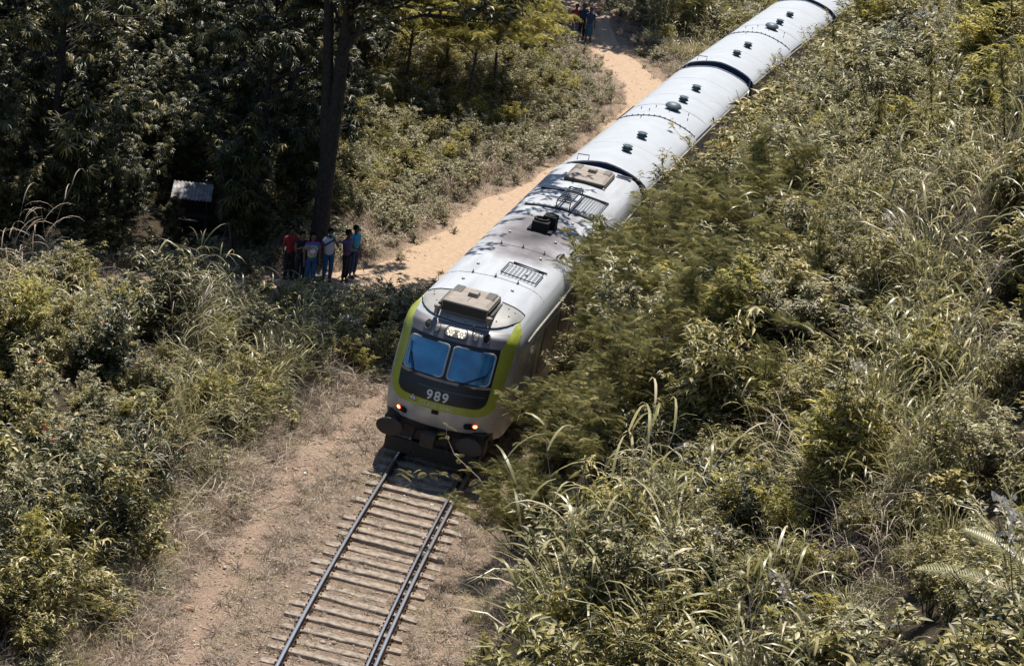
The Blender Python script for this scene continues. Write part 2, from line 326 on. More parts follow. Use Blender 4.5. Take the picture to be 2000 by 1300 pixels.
# ------------------------------------------------------------------ the train
SZ = [.95, 1.0, 2.9, 3.2, 3.45, 3.62, 3.72, 3.8, 3.86, 3.9]
SW = [1.36, 1.44, 1.44, 1.43, 1.38, 1.28, 1.15, .95, .6, 0.0]
PZ = [.9, 1.0, 1.2, 1.5, 2.0, 2.35, 3.2, 3.45, 3.57, 3.65, 3.72, 3.8, 3.86, 3.9]
PA = [.45, .3, .15, .06, .05, .15, .5, .68, .95, 1.1, 1.25, 1.55, 1.9, 2.4]
def FS(t, z, off=0.0):
    W = np.interp(z, SZ, SW); P = np.interp(z, PZ, PA); D = np.interp(z, [0, 3.0, 3.7, 3.9], [1.2, 1.1, .7, .5]); r = min(abs(t)/max(W, 1e-3), 1)
    return float(P+D*(1-(1-r**2.2)**.4545))
def S(t, z, off=0.0):
    """point on the cab front, off metres proud of it"""
    a = FS(t, z); e = .01
    gt = (FS(t+e, z)-FS(t-e, z))/(2*e); gz = (FS(t, min(z+e, 3.89))-FS(t, z-e))/(min(z+e, 3.89)-z+e)
    n = Vector((gt, -1, gz)).normalized()
    return Vector((t, a, z))+n*off
M['cream'] = material('silver_cream_paint', (.50, .48, .44), .42, noise=2.6, col2=(.36, .335, .30), coat=.2)
M['roof'] = material('weathered_roof_paint', (.43, .46, .495), .75, noise=1.4, col2=(.40, .425, .46), spec=.25)
M['lime'] = material('lime_green_paint', (.37, .40, .05), .35, noise=3, col2=(.30, .34, .045), coat=.3)
M['grey'] = material('dark_grey_paint', (.16, .15, .165), .42, noise=3, col2=(.12, .115, .12), coat=.2)
M['grey2'] = material('grey_grp', (.27, .255, .235), .6, noise=2.5, col2=(.19, .18, .17))
M['black'] = material('black_trim', (.012, .015, .018), .45, noise=5, col2=(.02, .022, .025))
M['dark'] = material('dark_metal', (.018, .017, .017), .6, noise=8, col2=(.03, .026, .024))
M['tan'] = material('faded_tan_housing', (.30, .25, .205), .65, noise=4, col2=(.22, .18, .15))
M['white'] = material('white_lettering', (.62, .63, .62), .6)
M['lightgrey_letter'] = material('pale_lettering', (.55, .58, .48), .6)
M['glass'] = material('sky_painted_glass', (.03, .26, .50), .1, noise=2.6, col2=(.015, .13, .30), spec=1.0, coat=.6)  # blue base and its mottling put the reflected sky into the glass colour
M['rubber'] = material('window_seal', (.38, .42, .44), .45)
M['chrome'] = material('lamp_rim', (.35, .34, .33), .35, metal=.7)
M['lamp'] = material('lit_lamp', (.9, .85, .7), .3, emit=(1, .84, .6, 1.7))
M['lamp_glass'] = material('lamp_glass', (.35, .33, .28), .15, spec=.8)
M['red'] = material('red_lens', (.5, .03, .01), .2, emit=(1, .12, .03, 1.2))
M['redhot'] = material('red_lamp_led', (1, .3, .15), .3, emit=(1, .30, .12, 8.0))
M['blue'] = material('blue_end_paint', (.01, .035, .11), .5, noise=4, col2=(.012, .03, .08))
M['fanblue'] = material('blue_grey_vent', (.07, .11, .14), .5, noise=6, col2=(.05, .08, .10))
M['exhaust'] = material('sooty_exhaust', (.008, .008, .008), .9)
M['panelgrey'] = material('grey_roof_panel', (.34, .335, .32), .55, noise=2.2, col2=(.25, .24, .225))
def roof_soot_material():
    """silver roof with the exhaust's soot smeared round the stack and streaks of dirt"""
    m = bpy.data.materials.new('power_car_roof'); m.use_nodes = True; t = m.node_tree; b = t.nodes['Principled BSDF']; N = t.nodes.new; L = t.links.new
    tc = N('ShaderNodeTexCoord'); mp = N('ShaderNodeMapping'); mp.inputs['Location'].default_value = (0, -8.7, -3.9); mp.inputs['Scale'].default_value = (1, 1, 1); L(tc.outputs['Object'], mp.inputs[0])
    n = N('ShaderNodeTexNoise'); n.inputs['Scale'].default_value = 1.1; n.inputs['Detail'].default_value = 7; L(tc.outputs['Object'], n.inputs['Vector'])
    sc = N('ShaderNodeVectorMath'); sc.operation = 'MULTIPLY'; sc.inputs[1].default_value = (.50, .20, .35); L(mp.outputs[0], sc.inputs[0])
    ln = N('ShaderNodeVectorMath'); ln.operation = 'LENGTH'; L(sc.outputs[0], ln.inputs[0])
    ad = N('ShaderNodeMath'); ad.operation = 'MULTIPLY_ADD'; L(n.outputs[0], ad.inputs[0]); ad.inputs[1].default_value = .7; L(ln.outputs['Value'], ad.inputs[2])
    r = N('ShaderNodeValToRGB'); e = r.color_ramp.elements; e[0].position = .35; e[0].color = (.05, .045, .05, 1); e[1].position = 1.3; e[1].color = (.44, .465, .50, 1)
    x = e.new(.66); x.color = (.17, .155, .17, 1); x = e.new(.95); x.color = (.38, .38, .40, 1); e[-1].position = 1.0
    L(ad.outputs[0], r.inputs[0])
    st = N('ShaderNodeTexNoise'); mp2 = N('ShaderNodeMapping'); mp2.inputs['Scale'].default_value = (3, .35, 3); L(tc.outputs['Object'], mp2.inputs[0]); L(mp2.outputs[0], st.inputs['Vector']); st.inputs['Scale'].default_value = 1.6; st.inputs['Detail'].default_value = 6
    r3 = N('ShaderNodeValToRGB'); e = r3.color_ramp.elements; e[0].position = .3; e[0].color = (.82, .8, .78, 1); e[1].position = .6; e[1].color = (1, 1, 1, 1); L(st.outputs[0], r3.inputs[0])
    mu = N('ShaderNodeMix'); mu.data_type = 'RGBA'; mu.blend_type = 'MULTIPLY'; mu.inputs['Factor'].default_value = 1; L(r.outputs[0], mu.inputs[6]); L(r3.outputs[0], mu.inputs[7])
    L(mu.outputs[2], b.inputs['Base Color']); b.inputs['Roughness'].default_value = .72; b.inputs['Specular IOR Level'].default_value = .25
    return m
M['roof1'] = roof_soot_material()

def half_ring(zs):
    return [(float(np.interp(z, SZ, SW)), z) for z in zs]
def build_body(root, L):
    """shell of the power car: cab front grid, sides and roof; slot 0 cream sides, 1 roof"""
    zs = [.95, 1.0, 1.1, 1.25, 1.4, 1.6, 1.8, 2.0, 2.2, 2.4, 2.6, 2.8, 2.95, 3.1, 3.2, 3.3, 3.4, 3.5, 3.57, 3.62, 3.67, 3.72, 3.76, 3.8, 3.83, 3.86, 3.88, 3.895]
    fr = [math.sin(math.radians(a)) for a in (-90, -86, -80, -72, -62, -50, -38, -26, -13, 0, 13, 26, 38, 50, 62, 72, 80, 86, 90)]
    V = []; F = []; MI = []
    nc = len(fr)
    for z in zs:
        Wz = float(np.interp(z, SZ, SW))
        for f in fr: V.append((f*Wz, FS(f*Wz, z), z))
    for i in range(len(zs)-1):
        for k in range(nc-1): F.append((i*nc+k, i*nc+k+1, (i+1)*nc+k+1, (i+1)*nc+k)); MI.append(0 if zs[i] < 3.45 else 1)
    # sides and roof run back from the rim of the grid
    rimL = [i*nc for i in range(len(zs))]; rimR = [i*nc+nc-1 for i in range(len(zs))]
    rim = rimL+rimR[::-1]
    stations = [3.4, 6.0, 9.0, 12.0, 15.0, L]
    prev = rim
    for a in stations:
        cur = []
        for r in rim:
            V.append((V[r][0], a, V[r][2])); cur.append(len(V)-1)
        for j in range(len(rim)-1):
            F.append((prev[j], cur[j], cur[j+1], prev[j+1])); zz = max(V[rim[j]][2], V[rim[j+1]][2]); MI.append(0 if zz < 3.15 else 1)
        prev = cur
    F.append(tuple(prev)); MI.append(2)
    F.append(tuple(range(0, nc))); MI.append(2)
    me = bpy.data.meshes.new('body'); me.from_pydata(V, [], F)
    for m in (M['cream'], M['roof1'], M['black']): me.materials.append(m)
    me.polygons.foreach_set('material_index', MI)
    bm = bmesh.new(); bm.from_mesh(me); bmesh.ops.recalc_face_normals(bm, faces=bm.faces); bm.to_mesh(me); bm.free()
    for p in me.polygons: p.use_smooth = p.material_index != 2
    me.set_sharp_from_angle(angle=math.radians(50))
    return meshobj('body', me, root)

def patch(name, rows, mat, parent, off=.008, ncol=14, thick=.012):
    """sheet that follows the cab front: rows = [(z, tleft, tright)], with a small returned edge"""
    V = []; F = []
    for z, a, b in rows:
        for k in range(ncol+1):
            t = a+(b-a)*k/ncol; V.append(S(t, z, off))
    n = ncol+1; R = len(rows)
    for i in range(R-1):
        for k in range(ncol): F.append((i*n+k, i*n+k+1, (i+1)*n+k+1, (i+1)*n+k))
    border = [k for k in range(n)]+[i*n+n-1 for i in range(1, R)]+[(R-1)*n+k for k in range(n-2, -1, -1)]+[i*n for i in range(R-2, 0, -1)]
    base = len(V)
    for b_ in border:
        p = V[b_]; V.append(p+Vector((0, thick+off, 0)))
    for j in range(len(border)): F.append((border[j], base+j, base+(j+1) % len(border), border[(j+1) % len(border)]))
    mb = MB(); mb.add(V, F); return mb.build(name, mat, parent, smooth=True)
def strip(name, outer, inner, mat, parent, off=.006, closed=False):
    """band between two outlines (t, z) of equal length lying on the cab front"""
    V = []; F = []; n = len(outer); K = 4
    for (a, b), (c, d) in zip(outer, inner):
        for k in range(K+1): u = k/K; V.append(S(a+(c-a)*u, b+(d-b)*u, off))
    m = n if closed else n-1
    for i in range(m):
        j = (i+1) % n
        for k in range(K): F.append((i*(K+1)+k, j*(K+1)+k, j*(K+1)+k+1, i*(K+1)+k+1))
    mb = MB(); mb.add(V, F); return mb.build(name, mat, parent, smooth=True)
def rrect(t0, t1, z0, z1, r, n=4, skew=0.0):
    pts = []
    for (cx, cz, a0) in ((t1-r, z1-r, 0), (t0+r, z1-r, 90), (t0+r, z0+r, 180), (t1-r, z0+r, 270)):
        for k in range(n+1):
            a = math.radians(a0+90*k/n); x = cx+r*math.cos(a); z = cz+r*math.sin(a); pts.append((x, z+skew*abs(x)))
    return pts
def fill(name, outline, mat, parent, off=.01):
    cx = sum(p[0] for p in outline)/len(outline); cz = sum(p[1] for p in outline)/len(outline); V = []; F = []; R = 5; n = len(outline)
    for k in range(R):
        u = 1-k/R
        for a, b in outline: V.append(S(cx+(a-cx)*u, cz+(b-cz)*u, off))
    V.append(S(cx, cz, off))
    for k in range(R-1):
        for i in range(n): j = (i+1) % n; F.append((k*n+i, k*n+j, (k+1)*n+j, (k+1)*n+i))
    for i in range(n): F.append(((R-1)*n+i, (R-1)*n+(i+1) % n, R*n))
    mb = MB(); mb.add(V, F); return mb.build(name, mat, parent, smooth=True, weld=True)
def front_tube(name, pts, r, mat, parent, off=.02, closed=False):
    P = [S(a, b, off) for a, b in pts]
    if closed: P.append(P[0]); P.append(P[1])
    mb = MB(); mb.tube(P, r, 6); return mb.build(name, mat, parent, smooth=True)
def lettering(name, text, t0, z0, height, width, mat, parent, off=.016, bold=0.0, slope=0.0, space=1.0):
    cu = bpy.data.curves.new('tmp', 'FONT'); cu.body = text; cu.size = 1; cu.offset = bold; cu.resolution_u = 4; cu.space_character = space
    o = bpy.data.objects.new('tmp', cu); SC.collection.objects.link(o); dg = bpy.context.evaluated_depsgraph_get()
    me = bpy.data.meshes.new_from_object(o.evaluated_get(dg)); bpy.data.objects.remove(o)
    co = np.array([v.co[:] for v in me.vertices]); lo = co.min(0); hi = co.max(0)
    for v in me.vertices:
        u = (v.co.x-lo[0])/(hi[0]-lo[0]); q = (v.co.y-lo[1])/(hi[1]-lo[1]); v.co = S(t0+u*width, z0+q*height+slope*u*width, off)
    me.materials.clear(); me.materials.append(mat); return meshobj(name, me, parent)

def rrect_patch(name, t0, t1, z0, z1, r, mat, parent, off, skew=0.0, ncol=24, nrow=26):
    rows = []
    V = []; F = []
    for i in range(nrow+1):
        z = z0+(z1-z0)*i/nrow; d = min(z-z0, z1-z); ins = r-math.sqrt(max(r*r-(r-d)**2, 0)) if d < r else 0
        for k in range(ncol+1):
            t = t0+ins+(t1-t0-2*ins)*k/ncol; V.append(S(t, z+skew*abs(t), off))
    n = ncol+1
    F = [(i*n+k, i*n+k+1, (i+1)*n+k+1, (i+1)*n+k) for i in range(nrow) for k in range(ncol)]
    mb = MB(); mb.add(V, F); return mb.build(name, mat, parent, smooth='all')
def disc(name, t, z, r, mat, parent, off=.015, n=20, rx=1.0):
    return fill(name, [(t+r*rx*math.cos(2*PI*k/n), z+r*math.sin(2*PI*k/n)) for k in range(n)], mat, parent, off)
def arcz(t, base=None):
    zs = np.array(SZ[::-1]); ws = np.array(SW[::-1]); return float(np.interp(abs(t), ws[:-2], zs[:-2]))

def ac_unit(root, a0, a1, w=.58, zb=3.78, zt=4.05, name='air_conditioner'):
    """roof air conditioner housing with sloped ends and louvres"""
    mb = MB(); am = (a0+a1)/2; la = a1-a0
    # main faceted lid
    V = [(-w, a0, zb-.08), (w, a0, zb-.08), (w, a1, zb-.08), (-w, a1, zb-.08), (-w, a0, zt-.05), (w, a0, zt-.05), (w, a1, zt-.05), (-w, a1, zt-.05), (-w+.10, a0+.12, zt), (w-.10, a0+.12, zt), (w-.10, a1-.1, zt), (-w+.10, a1-.1, zt)]
    mb.add(V, [(0, 1, 5, 4), (1, 2, 6, 5), (2, 3, 7, 6), (3, 0, 4, 7), (4, 5, 9, 8), (5, 6, 10, 9), (6, 7, 11, 10), (7, 4, 8, 11), (8, 9, 10, 11), (3, 2, 1, 0)])
    u = mb.build(name, M['tan'], root, bevel=.012)
    MB().box((0, a0-.012, (zb+zt)/2-.06), (2*w-.05, .02, zt-zb-.02)).build('intake_grille', M['dark'], u)
    for s in (-1, 1): MB().box((s*(w+.012), am, (zb+zt)/2-.07), (.02, la-.08, zt-zb-.06)).build('side_grille', M['dark'], u)
    for s in (-1, 1):
        g = MB().box((s*(w-.16), a1-.38, zt+.006), (.2, .5, .012)).build('louvre_panel', M['tan'], u)
        for k in range(4): MB().box((s*(w-.16), a1-.56+k*.12, zt+.022), (.2, .045, .022), rot=Matrix.Rotation(.4, 3, 'X')).build('louvre', M['dark'], g)
    MB().box((.02, a1-.62, zt+.05), (.26, .32, .09), taper=.8).build('access_cover', M['tan'], u, bevel=.01)
    MB().box((0, am, zt+.004), (.012, la-.3, .008)).build('lid_seam', M['dark'], u)
    return u

LOCO = Matrix.Translation((-1.672, 53.659, 0)) @ Matrix.Rotation(-.1897, 4, 'Z') @ Matrix.Rotation(CANT, 4, 'Y')
def rail_vehicle_frame(Mx, label, cat, name):
    root = empty(name); root.matrix_world = Mx; tag(root, label, cat, 'train coming round the curve'); return root
def wheelsets(root, centres, L):
    f = MB().box((0, L/2, .92), (2.2, L-1.2, .16)).build('underframe', M['dark'], root)
    for a in centres:
        bg_ = MB(); bg_.box((-1.0, a, .58), (.12, 3.0, .26)); bg_.box((1.0, a, .58), (.12, 3.0, .26)); bg_.box((0, a, .62), (2.0, .5, .22))
        b = bg_.build('bogie', M['dark'], root)
        for d in (-1.15, 1.15):
            wb = MB(); r90 = Matrix.Rotation(PI/2, 3, 'Y')
            for s in (-1, 1): wb.lathe([(0, -.06), (.46, -.06), (.46, .05), (.49, .06), (.49, .08), (0, .08)], (s*.86, a+d, .66), 20, r90)
            wb.tube([(-.86, a+d, .66), (.86, a+d, .66)], .07, 8); wb.build('wheelset', M['rust'], b)

def build_power_car():
    L = 17.8
    root = rail_vehicle_frame(LOCO, 'silver and lime green power car 989 with windscreens coloured like reflected blue sky at the head of the train', 'train engine', 'power_car')
    build_body(root, L)
    # lime band round the cab front
    zs_o = [3.72, 3.5, 3.2, 2.9, 2.4, 2.05, 1.88, 1.76, 1.69, 1.665]
    ts_o = [1.20, 1.37, 1.365, 1.355, 1.33, 1.30, 1.26, 1.18, 1.06, .85]
    zs_i = [3.66, 3.52, 3.3, 2.9, 2.4, 2.12, 2.0, 1.92, 1.875, 1.855]
    ts_i = [1.18, 1.17, 1.11, 1.09, 1.10, 1.09, 1.07, 1.02, .95, .85]
    def sub(ts, zs):
        ts2 = []; zs2 = []
        for i in range(len(ts)-1):
            for k in range(3): u = k/3; ts2.append(ts[i]+(ts[i+1]-ts[i])*u); zs2.append(zs[i]+(zs[i+1]-zs[i])*u)
        ts2.append(ts[-1]); zs2.append(zs[-1]); return ts2, zs2
    to, zo = sub(ts_o, zs_o); ti, zi = sub(ts_i, zs_i)
    mid = np.linspace(.85, -.85, 12)[1:-1]
    outer = list(zip(to, zo))+[(t, 1.665) for t in mid]+[(-t, z) for t, z in zip(to, zo)][::-1]
    inner = list(zip(ti, zi))+[(t, 1.855) for t in mid]+[(-t, z) for t, z in zip(ti, zi)][::-1]
    strip('lime_band', outer, inner, M['lime'], root, .007)
    # lower dark panel, window surround, grey brow
    lo = [(z, -float(np.interp(z, zs_i[::-1], ts_i[::-1])), float(np.interp(z, zs_i[::-1], ts_i[::-1]))) for z in (1.858, 1.875, 1.9, 1.94, 2.0, 2.06, 2.14, 2.25, 2.3, 2.33)]
    p = patch('nose_panel', lo, M['black'], root, .006, 20, .0)
    patch('ledge', [(z, -1.09, 1.09) for z in (2.335, 2.36, 2.385)], M['tan'], root, .03, 20, .02)
    patch('window_surround', [(z, -1.09, 1.09) for z in np.linspace(2.39, 3.24, 14)], M['black'], root, .006, 44, 0)
    brow = [(z, -w_, w_) for z, w_ in ((3.245, 1.10), (3.3, 1.11), (3.4, 1.14), (3.5, 1.17), (3.55, 1.17))]
    patch('brow', [(z, -float(np.interp(z, [b[0] for b in brow], [b[2] for b in brow])), float(np.interp(z, [b[0] for b in brow], [b[2] for b in brow]))) for z in np.linspace(3.245, 3.55, 12)], M['grey'], root, .010, 48, .0)
    for s in (-1, 1):
        t0, t1 = (-1.04, -.04) if s < 0 else (.06, 1.02)
        ol = rrect(t0, t1, 2.44, 3.16, .09, skew=-.03)
        wnd = rrect_patch('windscreen', t0, t1, 2.44, 3.16, .09, M['glass'], root, .022, -.03)
        fr = front_tube('window_frame', ol, .024, M['rubber'], wnd, .022, closed=True)
        # wiper
        piv = S((-.76 if s < 0 else .42), 2.38, .05)
        tip = S((-.93 if s < 0 else .93), 2.76 if s < 0 else 2.66, .05)
        wp = MB(); wp.tube([piv, tip], .012, 5); wp.tube([piv+Vector((.05, 0, .0)), tip+Vector((.03, 0, -.02))], .009, 5)
        wo = wp.build('wiper', M['black'], root)
        bl = MB(); d = Vector((.02 if s < 0 else -.02, 0, .0)); a_ = S((-.97 if s < 0 else .99), 2.98 if s < 0 else 2.86, .045); b_ = S((-.90 if s < 0 else .86), 2.50, .045)
        bl.tube([a_, b_], .011, 5); bl.build('wiper_blade', M['black'], wo)
        MB().lathe([(0, 0), (.03, 0), (.03, .05), (0, .05)], piv-Vector((0, .0, .02)), 10, Matrix.Rotation(PI/2, 3, 'X')).build('wiper_pivot', M['dark'], wo)
        MB().box(piv+Vector((.16*(1 if s < 0 else 1), -.02, -.02)), (.42, .03, .03)).build('wiper_motor_cover', M['dark'], wo)
    MB().box(S(.03, 2.79, .03), (.035, .02, .62), rot=Matrix.Rotation(-.38, 3, 'X')).build('centre_pillar', M['black'], root)
    # brow lamps
    cl = fill('headlight_housing', rrect(-.27, .27, 3.32, 3.50, .088, 6), M['lamp_glass'], root, .022)
    front_tube('headlight_rim', rrect(-.27, .27, 3.32, 3.50, .088, 6), .014, M['dark'], cl, .024, True)
    for cx in (-.13, .13):
        for k in range(7):
            a = k*2*PI/6; rr = 0 if k == 6 else .058
            disc('headlight_bulb', cx+rr*1.15*math.cos(a), 3.41+rr*math.sin(a), .021 if k != 6 else .017, M['lamp'], cl, .034, 8)
    for s in (-1, 1):
        d = disc('marker_light', s*.47, 3.42, .075, M['grey2'], root, .02, 18, .85)
        front_tube('marker_rim', [(s*.47+.064*math.cos(a), 3.42+.075*math.sin(a)) for a in np.linspace(0, 2*PI, 17)[:-1]], .010, M['dark'], d, .022, True)
        d = disc('horn_opening', s*.715, 3.415, .082, M['exhaust'], root, .02, 18)
        front_tube('opening_rim', [(s*.715+.084*math.cos(a), 3.415+.084*math.sin(a)) for a in np.linspace(0, 2*PI, 17)[:-1]], .012, M['grey'], d, .022, True)
    mb = MB(); q = S(.36, 3.50, 0); mb.box(q+Vector((0, -.02, .05)), (.03, .03, .12)); mb.tube([q+Vector((0, -.02, .1)), q+Vector((0, -.05, .17))], .012, 5); mb.build('camera_bracket', M['dark'], root)
    # lettering
    np_ = p
    lettering('number_lettering', '989', -.30, 1.885, .235, .53, M['white'], np_, .016, .022, space=1.22)
    lettering('class_lettering', 'CLASS  S14C', -.42, 1.715, .098, .80, M['lightgrey_letter'], np_, .016, .0)
    tri = fill('warning_triangle', [(-.70, 1.765), (-.64, 1.765), (-.58, 1.765), (-.52, 1.765), (-.58, 1.86), (-.61, 1.905), (-.64, 1.86)], M['white'], root, .016)
    front_tube('triangle_border', [(-.71, 1.757), (-.51, 1.757), (-.61, 1.918)], .009, M['black'], tri, .018, True)
    front_tube('triangle_bolt', [(-.605, 1.875), (-.615, 1.83), (-.605, 1.785)], .008, M['black'], tri, .02)
    fill('jumper_socket', rrect(-.105, .065, 1.56, 1.665, .02), M['exhaust'], root, .014)
    for k in range(46):   # row of rivets on the nose panel
        pass
    mb = MB()
    for k in range(50):
        t = -.55+k*(1.02+.55)/49; mb.box(S(t, 2.165-.012*abs(t), .010), (.010, .008, .010))
    o = mb.build('rivet_row', M['rubber'], p); o['kind'] = 'stuff'
    # tail lamps
    for s in (-1, 1):
        h_ = fill('tail_lamp_recess', rrect(s*.85-.17, s*.85+.15, 1.33, 1.49, .07), M['exhaust'], root, .012)
        lx = s*.93
        d = disc('tail_lamp', lx, 1.435, .062, M['red'], h_, .022, 14)
        for k in range(6): a = k*PI/3; disc('tail_lamp_led', lx+.028*math.cos(a), 1.435+.028*math.sin(a), .013, M['redhot'], h_, .030, 6)
    # underside skirt, coupling and buffers
    patch('front_skirt', [(z, -1.30, 1.30) for z in (.98, 1.02, 1.08, 1.15, 1.22)], M['dark'], root, .012, 20, .0)
    for s in (-1, 1):
        b = MB(); rx = Matrix.Rotation(PI/2, 3, 'X')
        b.lathe([(0, 0), (.11, 0), (.11, .34), (.085, .34), (.085, .55), (0, .55)], (s*.975, .42, 1.05), 16, rx)
        sh = b.build('buffer', M['dark'], root)
        MB().lathe([(0, 0), (.29, 0), (.30, .012), (.285, .03), (.2, .045), (0, .052)], (s*.975, -.13, 1.05), 28, rx).build('buffer_head', M['black'], sh, smooth=True).scale = (1.12, 1, .74)
        sh.children[0].location = (-s*.975*.12, 0, 1.05*.26)
        MB().box((s*.975, .5, 1.05), (.44, .3, .42)).build('buffer_box', M['dark'], sh, bevel=.02)
    MB().box((0, .55, .92), (2.5, .35, .42)).build('buffer_beam', M['dark'], root, bevel=.02)
    cp = MB(); cp.box((0, .12, 1.0), (.26, .6, .26)); cp.box((0, -.22, 1.0), (.34, .22, .34)); cp.build('coupler', M['dark'], root, bevel=.02)
    hs = MB()
    for tt in (-.45, .42): hs.tube([(tt, .35, .95), (tt, .08, .78), (tt+.04, .0, .55), (tt+.1, .05, .42)], .025, 6)
    hs.build('brake_hose', M['rubber'] if False else M['dark'], root)
    mb = MB(); mb.box((0, .45, .45), (2.3, .08, .35)); mb.build('cowcatcher', M['dark'], root, bevel=.01)
    # roof panel behind the brow with the air conditioner on it
    rows = []
    V = []; F = []; nt_ = 24
    for k in range(nt_+1):
        t = -1.22+2.44*k/nt_
        zf = float(np.interp(abs(t), [0, .5, .8, 1.05, 1.22], [3.565, 3.575, 3.60, 3.65, 3.70]))
        for j in range(8):
            u = j/7; af = FS(t, zf); ab = 2.42
            a = af+(ab-af)*u
            # height of the shell at (t, a): search on the front grid
            zc = arcz(t) if abs(t) > .3 else 3.885
            zz = zf
            for _ in range(40):
                if FS(t, zz) < a and zz < zc: zz += .01
            V.append((t, a, min(zz, zc)+.016))
    for k in range(nt_):
        for j in range(7): F.append((k*8+j, (k+1)*8+j, (k+1)*8+j+1, k*8+j+1))
    mb = MB(); mb.add(V, F); rp = mb.build('roof_panel', M['panelgrey'], root, smooth='all')
    mb = MB(); mb.tube([Vector(V[k*8])+Vector((0, -.005, .005)) for k in range(nt_+1)], .014, 5); mb.build('panel_edge', M['black'], rp)
    mb = MB(); mb.tube([Vector(V[k*8+7])+Vector((0, .01, .005)) for k in range(0, 7)], .02, 5); mb.tube([Vector(V[k*8+7])+Vector((0, .01, .005)) for k in range(18, nt_+1)], .02, 5); mb.build('panel_seam', M['black'], rp)
    for t, a in ((-.95, 1.9), (-.8, 1.6), (-.7, 1.25), (.75, 1.35), (.95, 1.75), (1.02, 2.1), (.1, 1.02), (-.35, 1.04), (-1.02, 2.2), (.85, 2.15)):
        zz = min(arcz(t)+.02, 3.9); k = int(round((t+1.22)/2.44*nt_)); zz = float(np.interp(a, [V[k*8+j][1] for j in range(8)], [V[k*8+j][2] for j in range(8)]))
        MB().lathe([(.018, 0), (.014, .015), (0, .018)], (t, a, zz), 8).build('panel_bolt', M['dark'], rp)
    ac_unit(root, 1.08, 2.42, .56, 3.82, 4.06)
    for s in (-1, 1):
        mb = MB(); mb.box((s*.64, 1.7, 3.86), (.05, 1.1, .07)); r_ = mb.build('mounting_rail', M['dark'], root)
        h_ = MB().lathe([(.05, 0), (.05, .12), (.075, .13), (.075, .19), (.04, .21), (0, .21)], (s*.64, 1.0, 3.68), 14).build('roof_horn', M['tan'], root)
        MB().box((s*.64, 1.02, 3.72), (.09, .1, .12)).build('horn_bracket', M['dark'], h_)
    # roof fittings: seams, eye bolts, hand grips
    def roof_arc(a, r, mat, name, t0=-1.3, t1=1.3, lift=.0):
        mb = MB(); mb.tube([(t, a, min(arcz(t), 3.9)+lift) for t in np.linspace(t0, t1, 27)], r, 5); return mb.build(name, mat, root)
    for a in (4.25, 7.35):
        sm = roof_arc(a, .010, M['dark'], 'roof_seam')
        for t in (-.58, .0, .58):
            mb = MB(); z = min(arcz(t), 3.9); mb.box((t, a, z+.02), (.05, .1, .02)); mb.tube([(t, a-.03, z+.02), (t, a, z+.09), (t, a+.03, z+.02)], .009, 5); mb.build('lifting_lug', M['dark'], sm)
    for a in (3.55, 5.1, 6.8, 8.65, 10.9, 15.4):
        for t in (-.65, .60):
            z = arcz(t); MB().lathe([(.045, 0), (.045, .02), (.03, .022), (.03, .05), (.012, .055), (0, .055)], (t, a, z), 10).build('roof_stud', M['dark'] if False else M['chrome'], root)
    # side gutters
    for s in (-1, 1):
        MB().tube([(s*1.44, 2.3, 3.12), (s*1.45, 3.0, 3.16), (s*1.45, L, 3.16)], .022, 5).build('gutter', M['cream'], root)
        MB().tube([(s*1.47, 3.2, 2.95), (s*1.47, L-.3, 2.95)], .015, 5).build('side_rail', M['cream'], root)
    # exhaust stack
    ex = MB(); ex.lathe([(.19, -.05), (.19, .22), (.21, .24), (.21, .32), (.15, .32), (.13, .2), (0, .2)], (-.03, 9.55, 3.88), 20)
    ex.lathe([(.15, -.05), (.15, .34), (.17, .36), (.17, .42), (.12, .42), (.1, .3), (0, .3)], (.18, 9.85, 3.86), 18)
    ex.box((.0, 9.45, 4.0), (.44, .42, .3)); ex.box((.16, 9.82, 4.08), (.36, .4, .36)); ex.box((.02, 9.6, 3.9), (.66, .85, .08)); ex.build('exhaust_stack', M['exhaust'], root, smooth=True)
    MB().box((.32, 10.15, 4.16), (.34, .16, .03), rot=Matrix.Rotation(.2, 3, 'Y')).build('exhaust_flap', M['chrome'], root)
    # radiator platform with grating and raised cage
    def beam_arc(a, name, h=.09, mat=None, t0=-.98, t1=1.02):
        V = []; F = []; ts = np.linspace(t0, t1, 15); zc = 3.93; 
        for t in ts:
            zt = zc-.10*abs(t)+.03; 
            V += [(t, a-.025, zt-h), (t, a-.025, zt), (t, a+.025, zt), (t, a+.025, zt-h)]
        n = 4
        for i in range(len(ts)-1):
            for k in range(4): F.append((i*4+k, i*4+(k+1) % 4, (i+1)*4+(k+1) % 4, (i+1)*4+k))
        F += [(0, 1, 2, 3), tuple((len(ts)-1)*4+k for k in (3, 2, 1, 0))]
        mb = MB(); mb.add(V, F); return mb.build(name, mat or M['black'], root)
    pf = beam_arc(11.95, 'platform_beam', .11); beam_arc(14.1, 'platform_beam', .06)
    def grate(t0, t1, a0, a1, nb, parent, name='walkway_grating'):
        g = MB(); zf = lambda t: 3.96-.10*abs(t)
        for t in (t0, t1): g.tube([(t, a0, zf(t)), (t, a1, zf(t))], .016, 5)
        for a in (a0, a1): g.tube([(t, a, zf(t)) for t in np.linspace(t0, t1, 6)], .016, 5)
        o = g.build(name, M['black'], parent)
        for k in range(1, nb):
            t = t0+(t1-t0)*k/nb; MB().tube([(t, a0, zf(t)+.004), (t, a1, zf(t)+.004)], .009, 4).build('grating_bar', M['black'], o)
        return o
    gr = grate(.32, .98, 12.0, 14.05, 8, root); gr.data.materials[0] = M['black']
    def sheet(t0, t1, a0, a1, z, mat, name, parent):
        return MB().box(((t0+t1)/2, (a0+a1)/2, z), (t1-t0, a1-a0, .01), rot=Matrix.Rotation(.08 if t0 > 0 else -.08, 3, 'Y')).build(name, mat, parent)
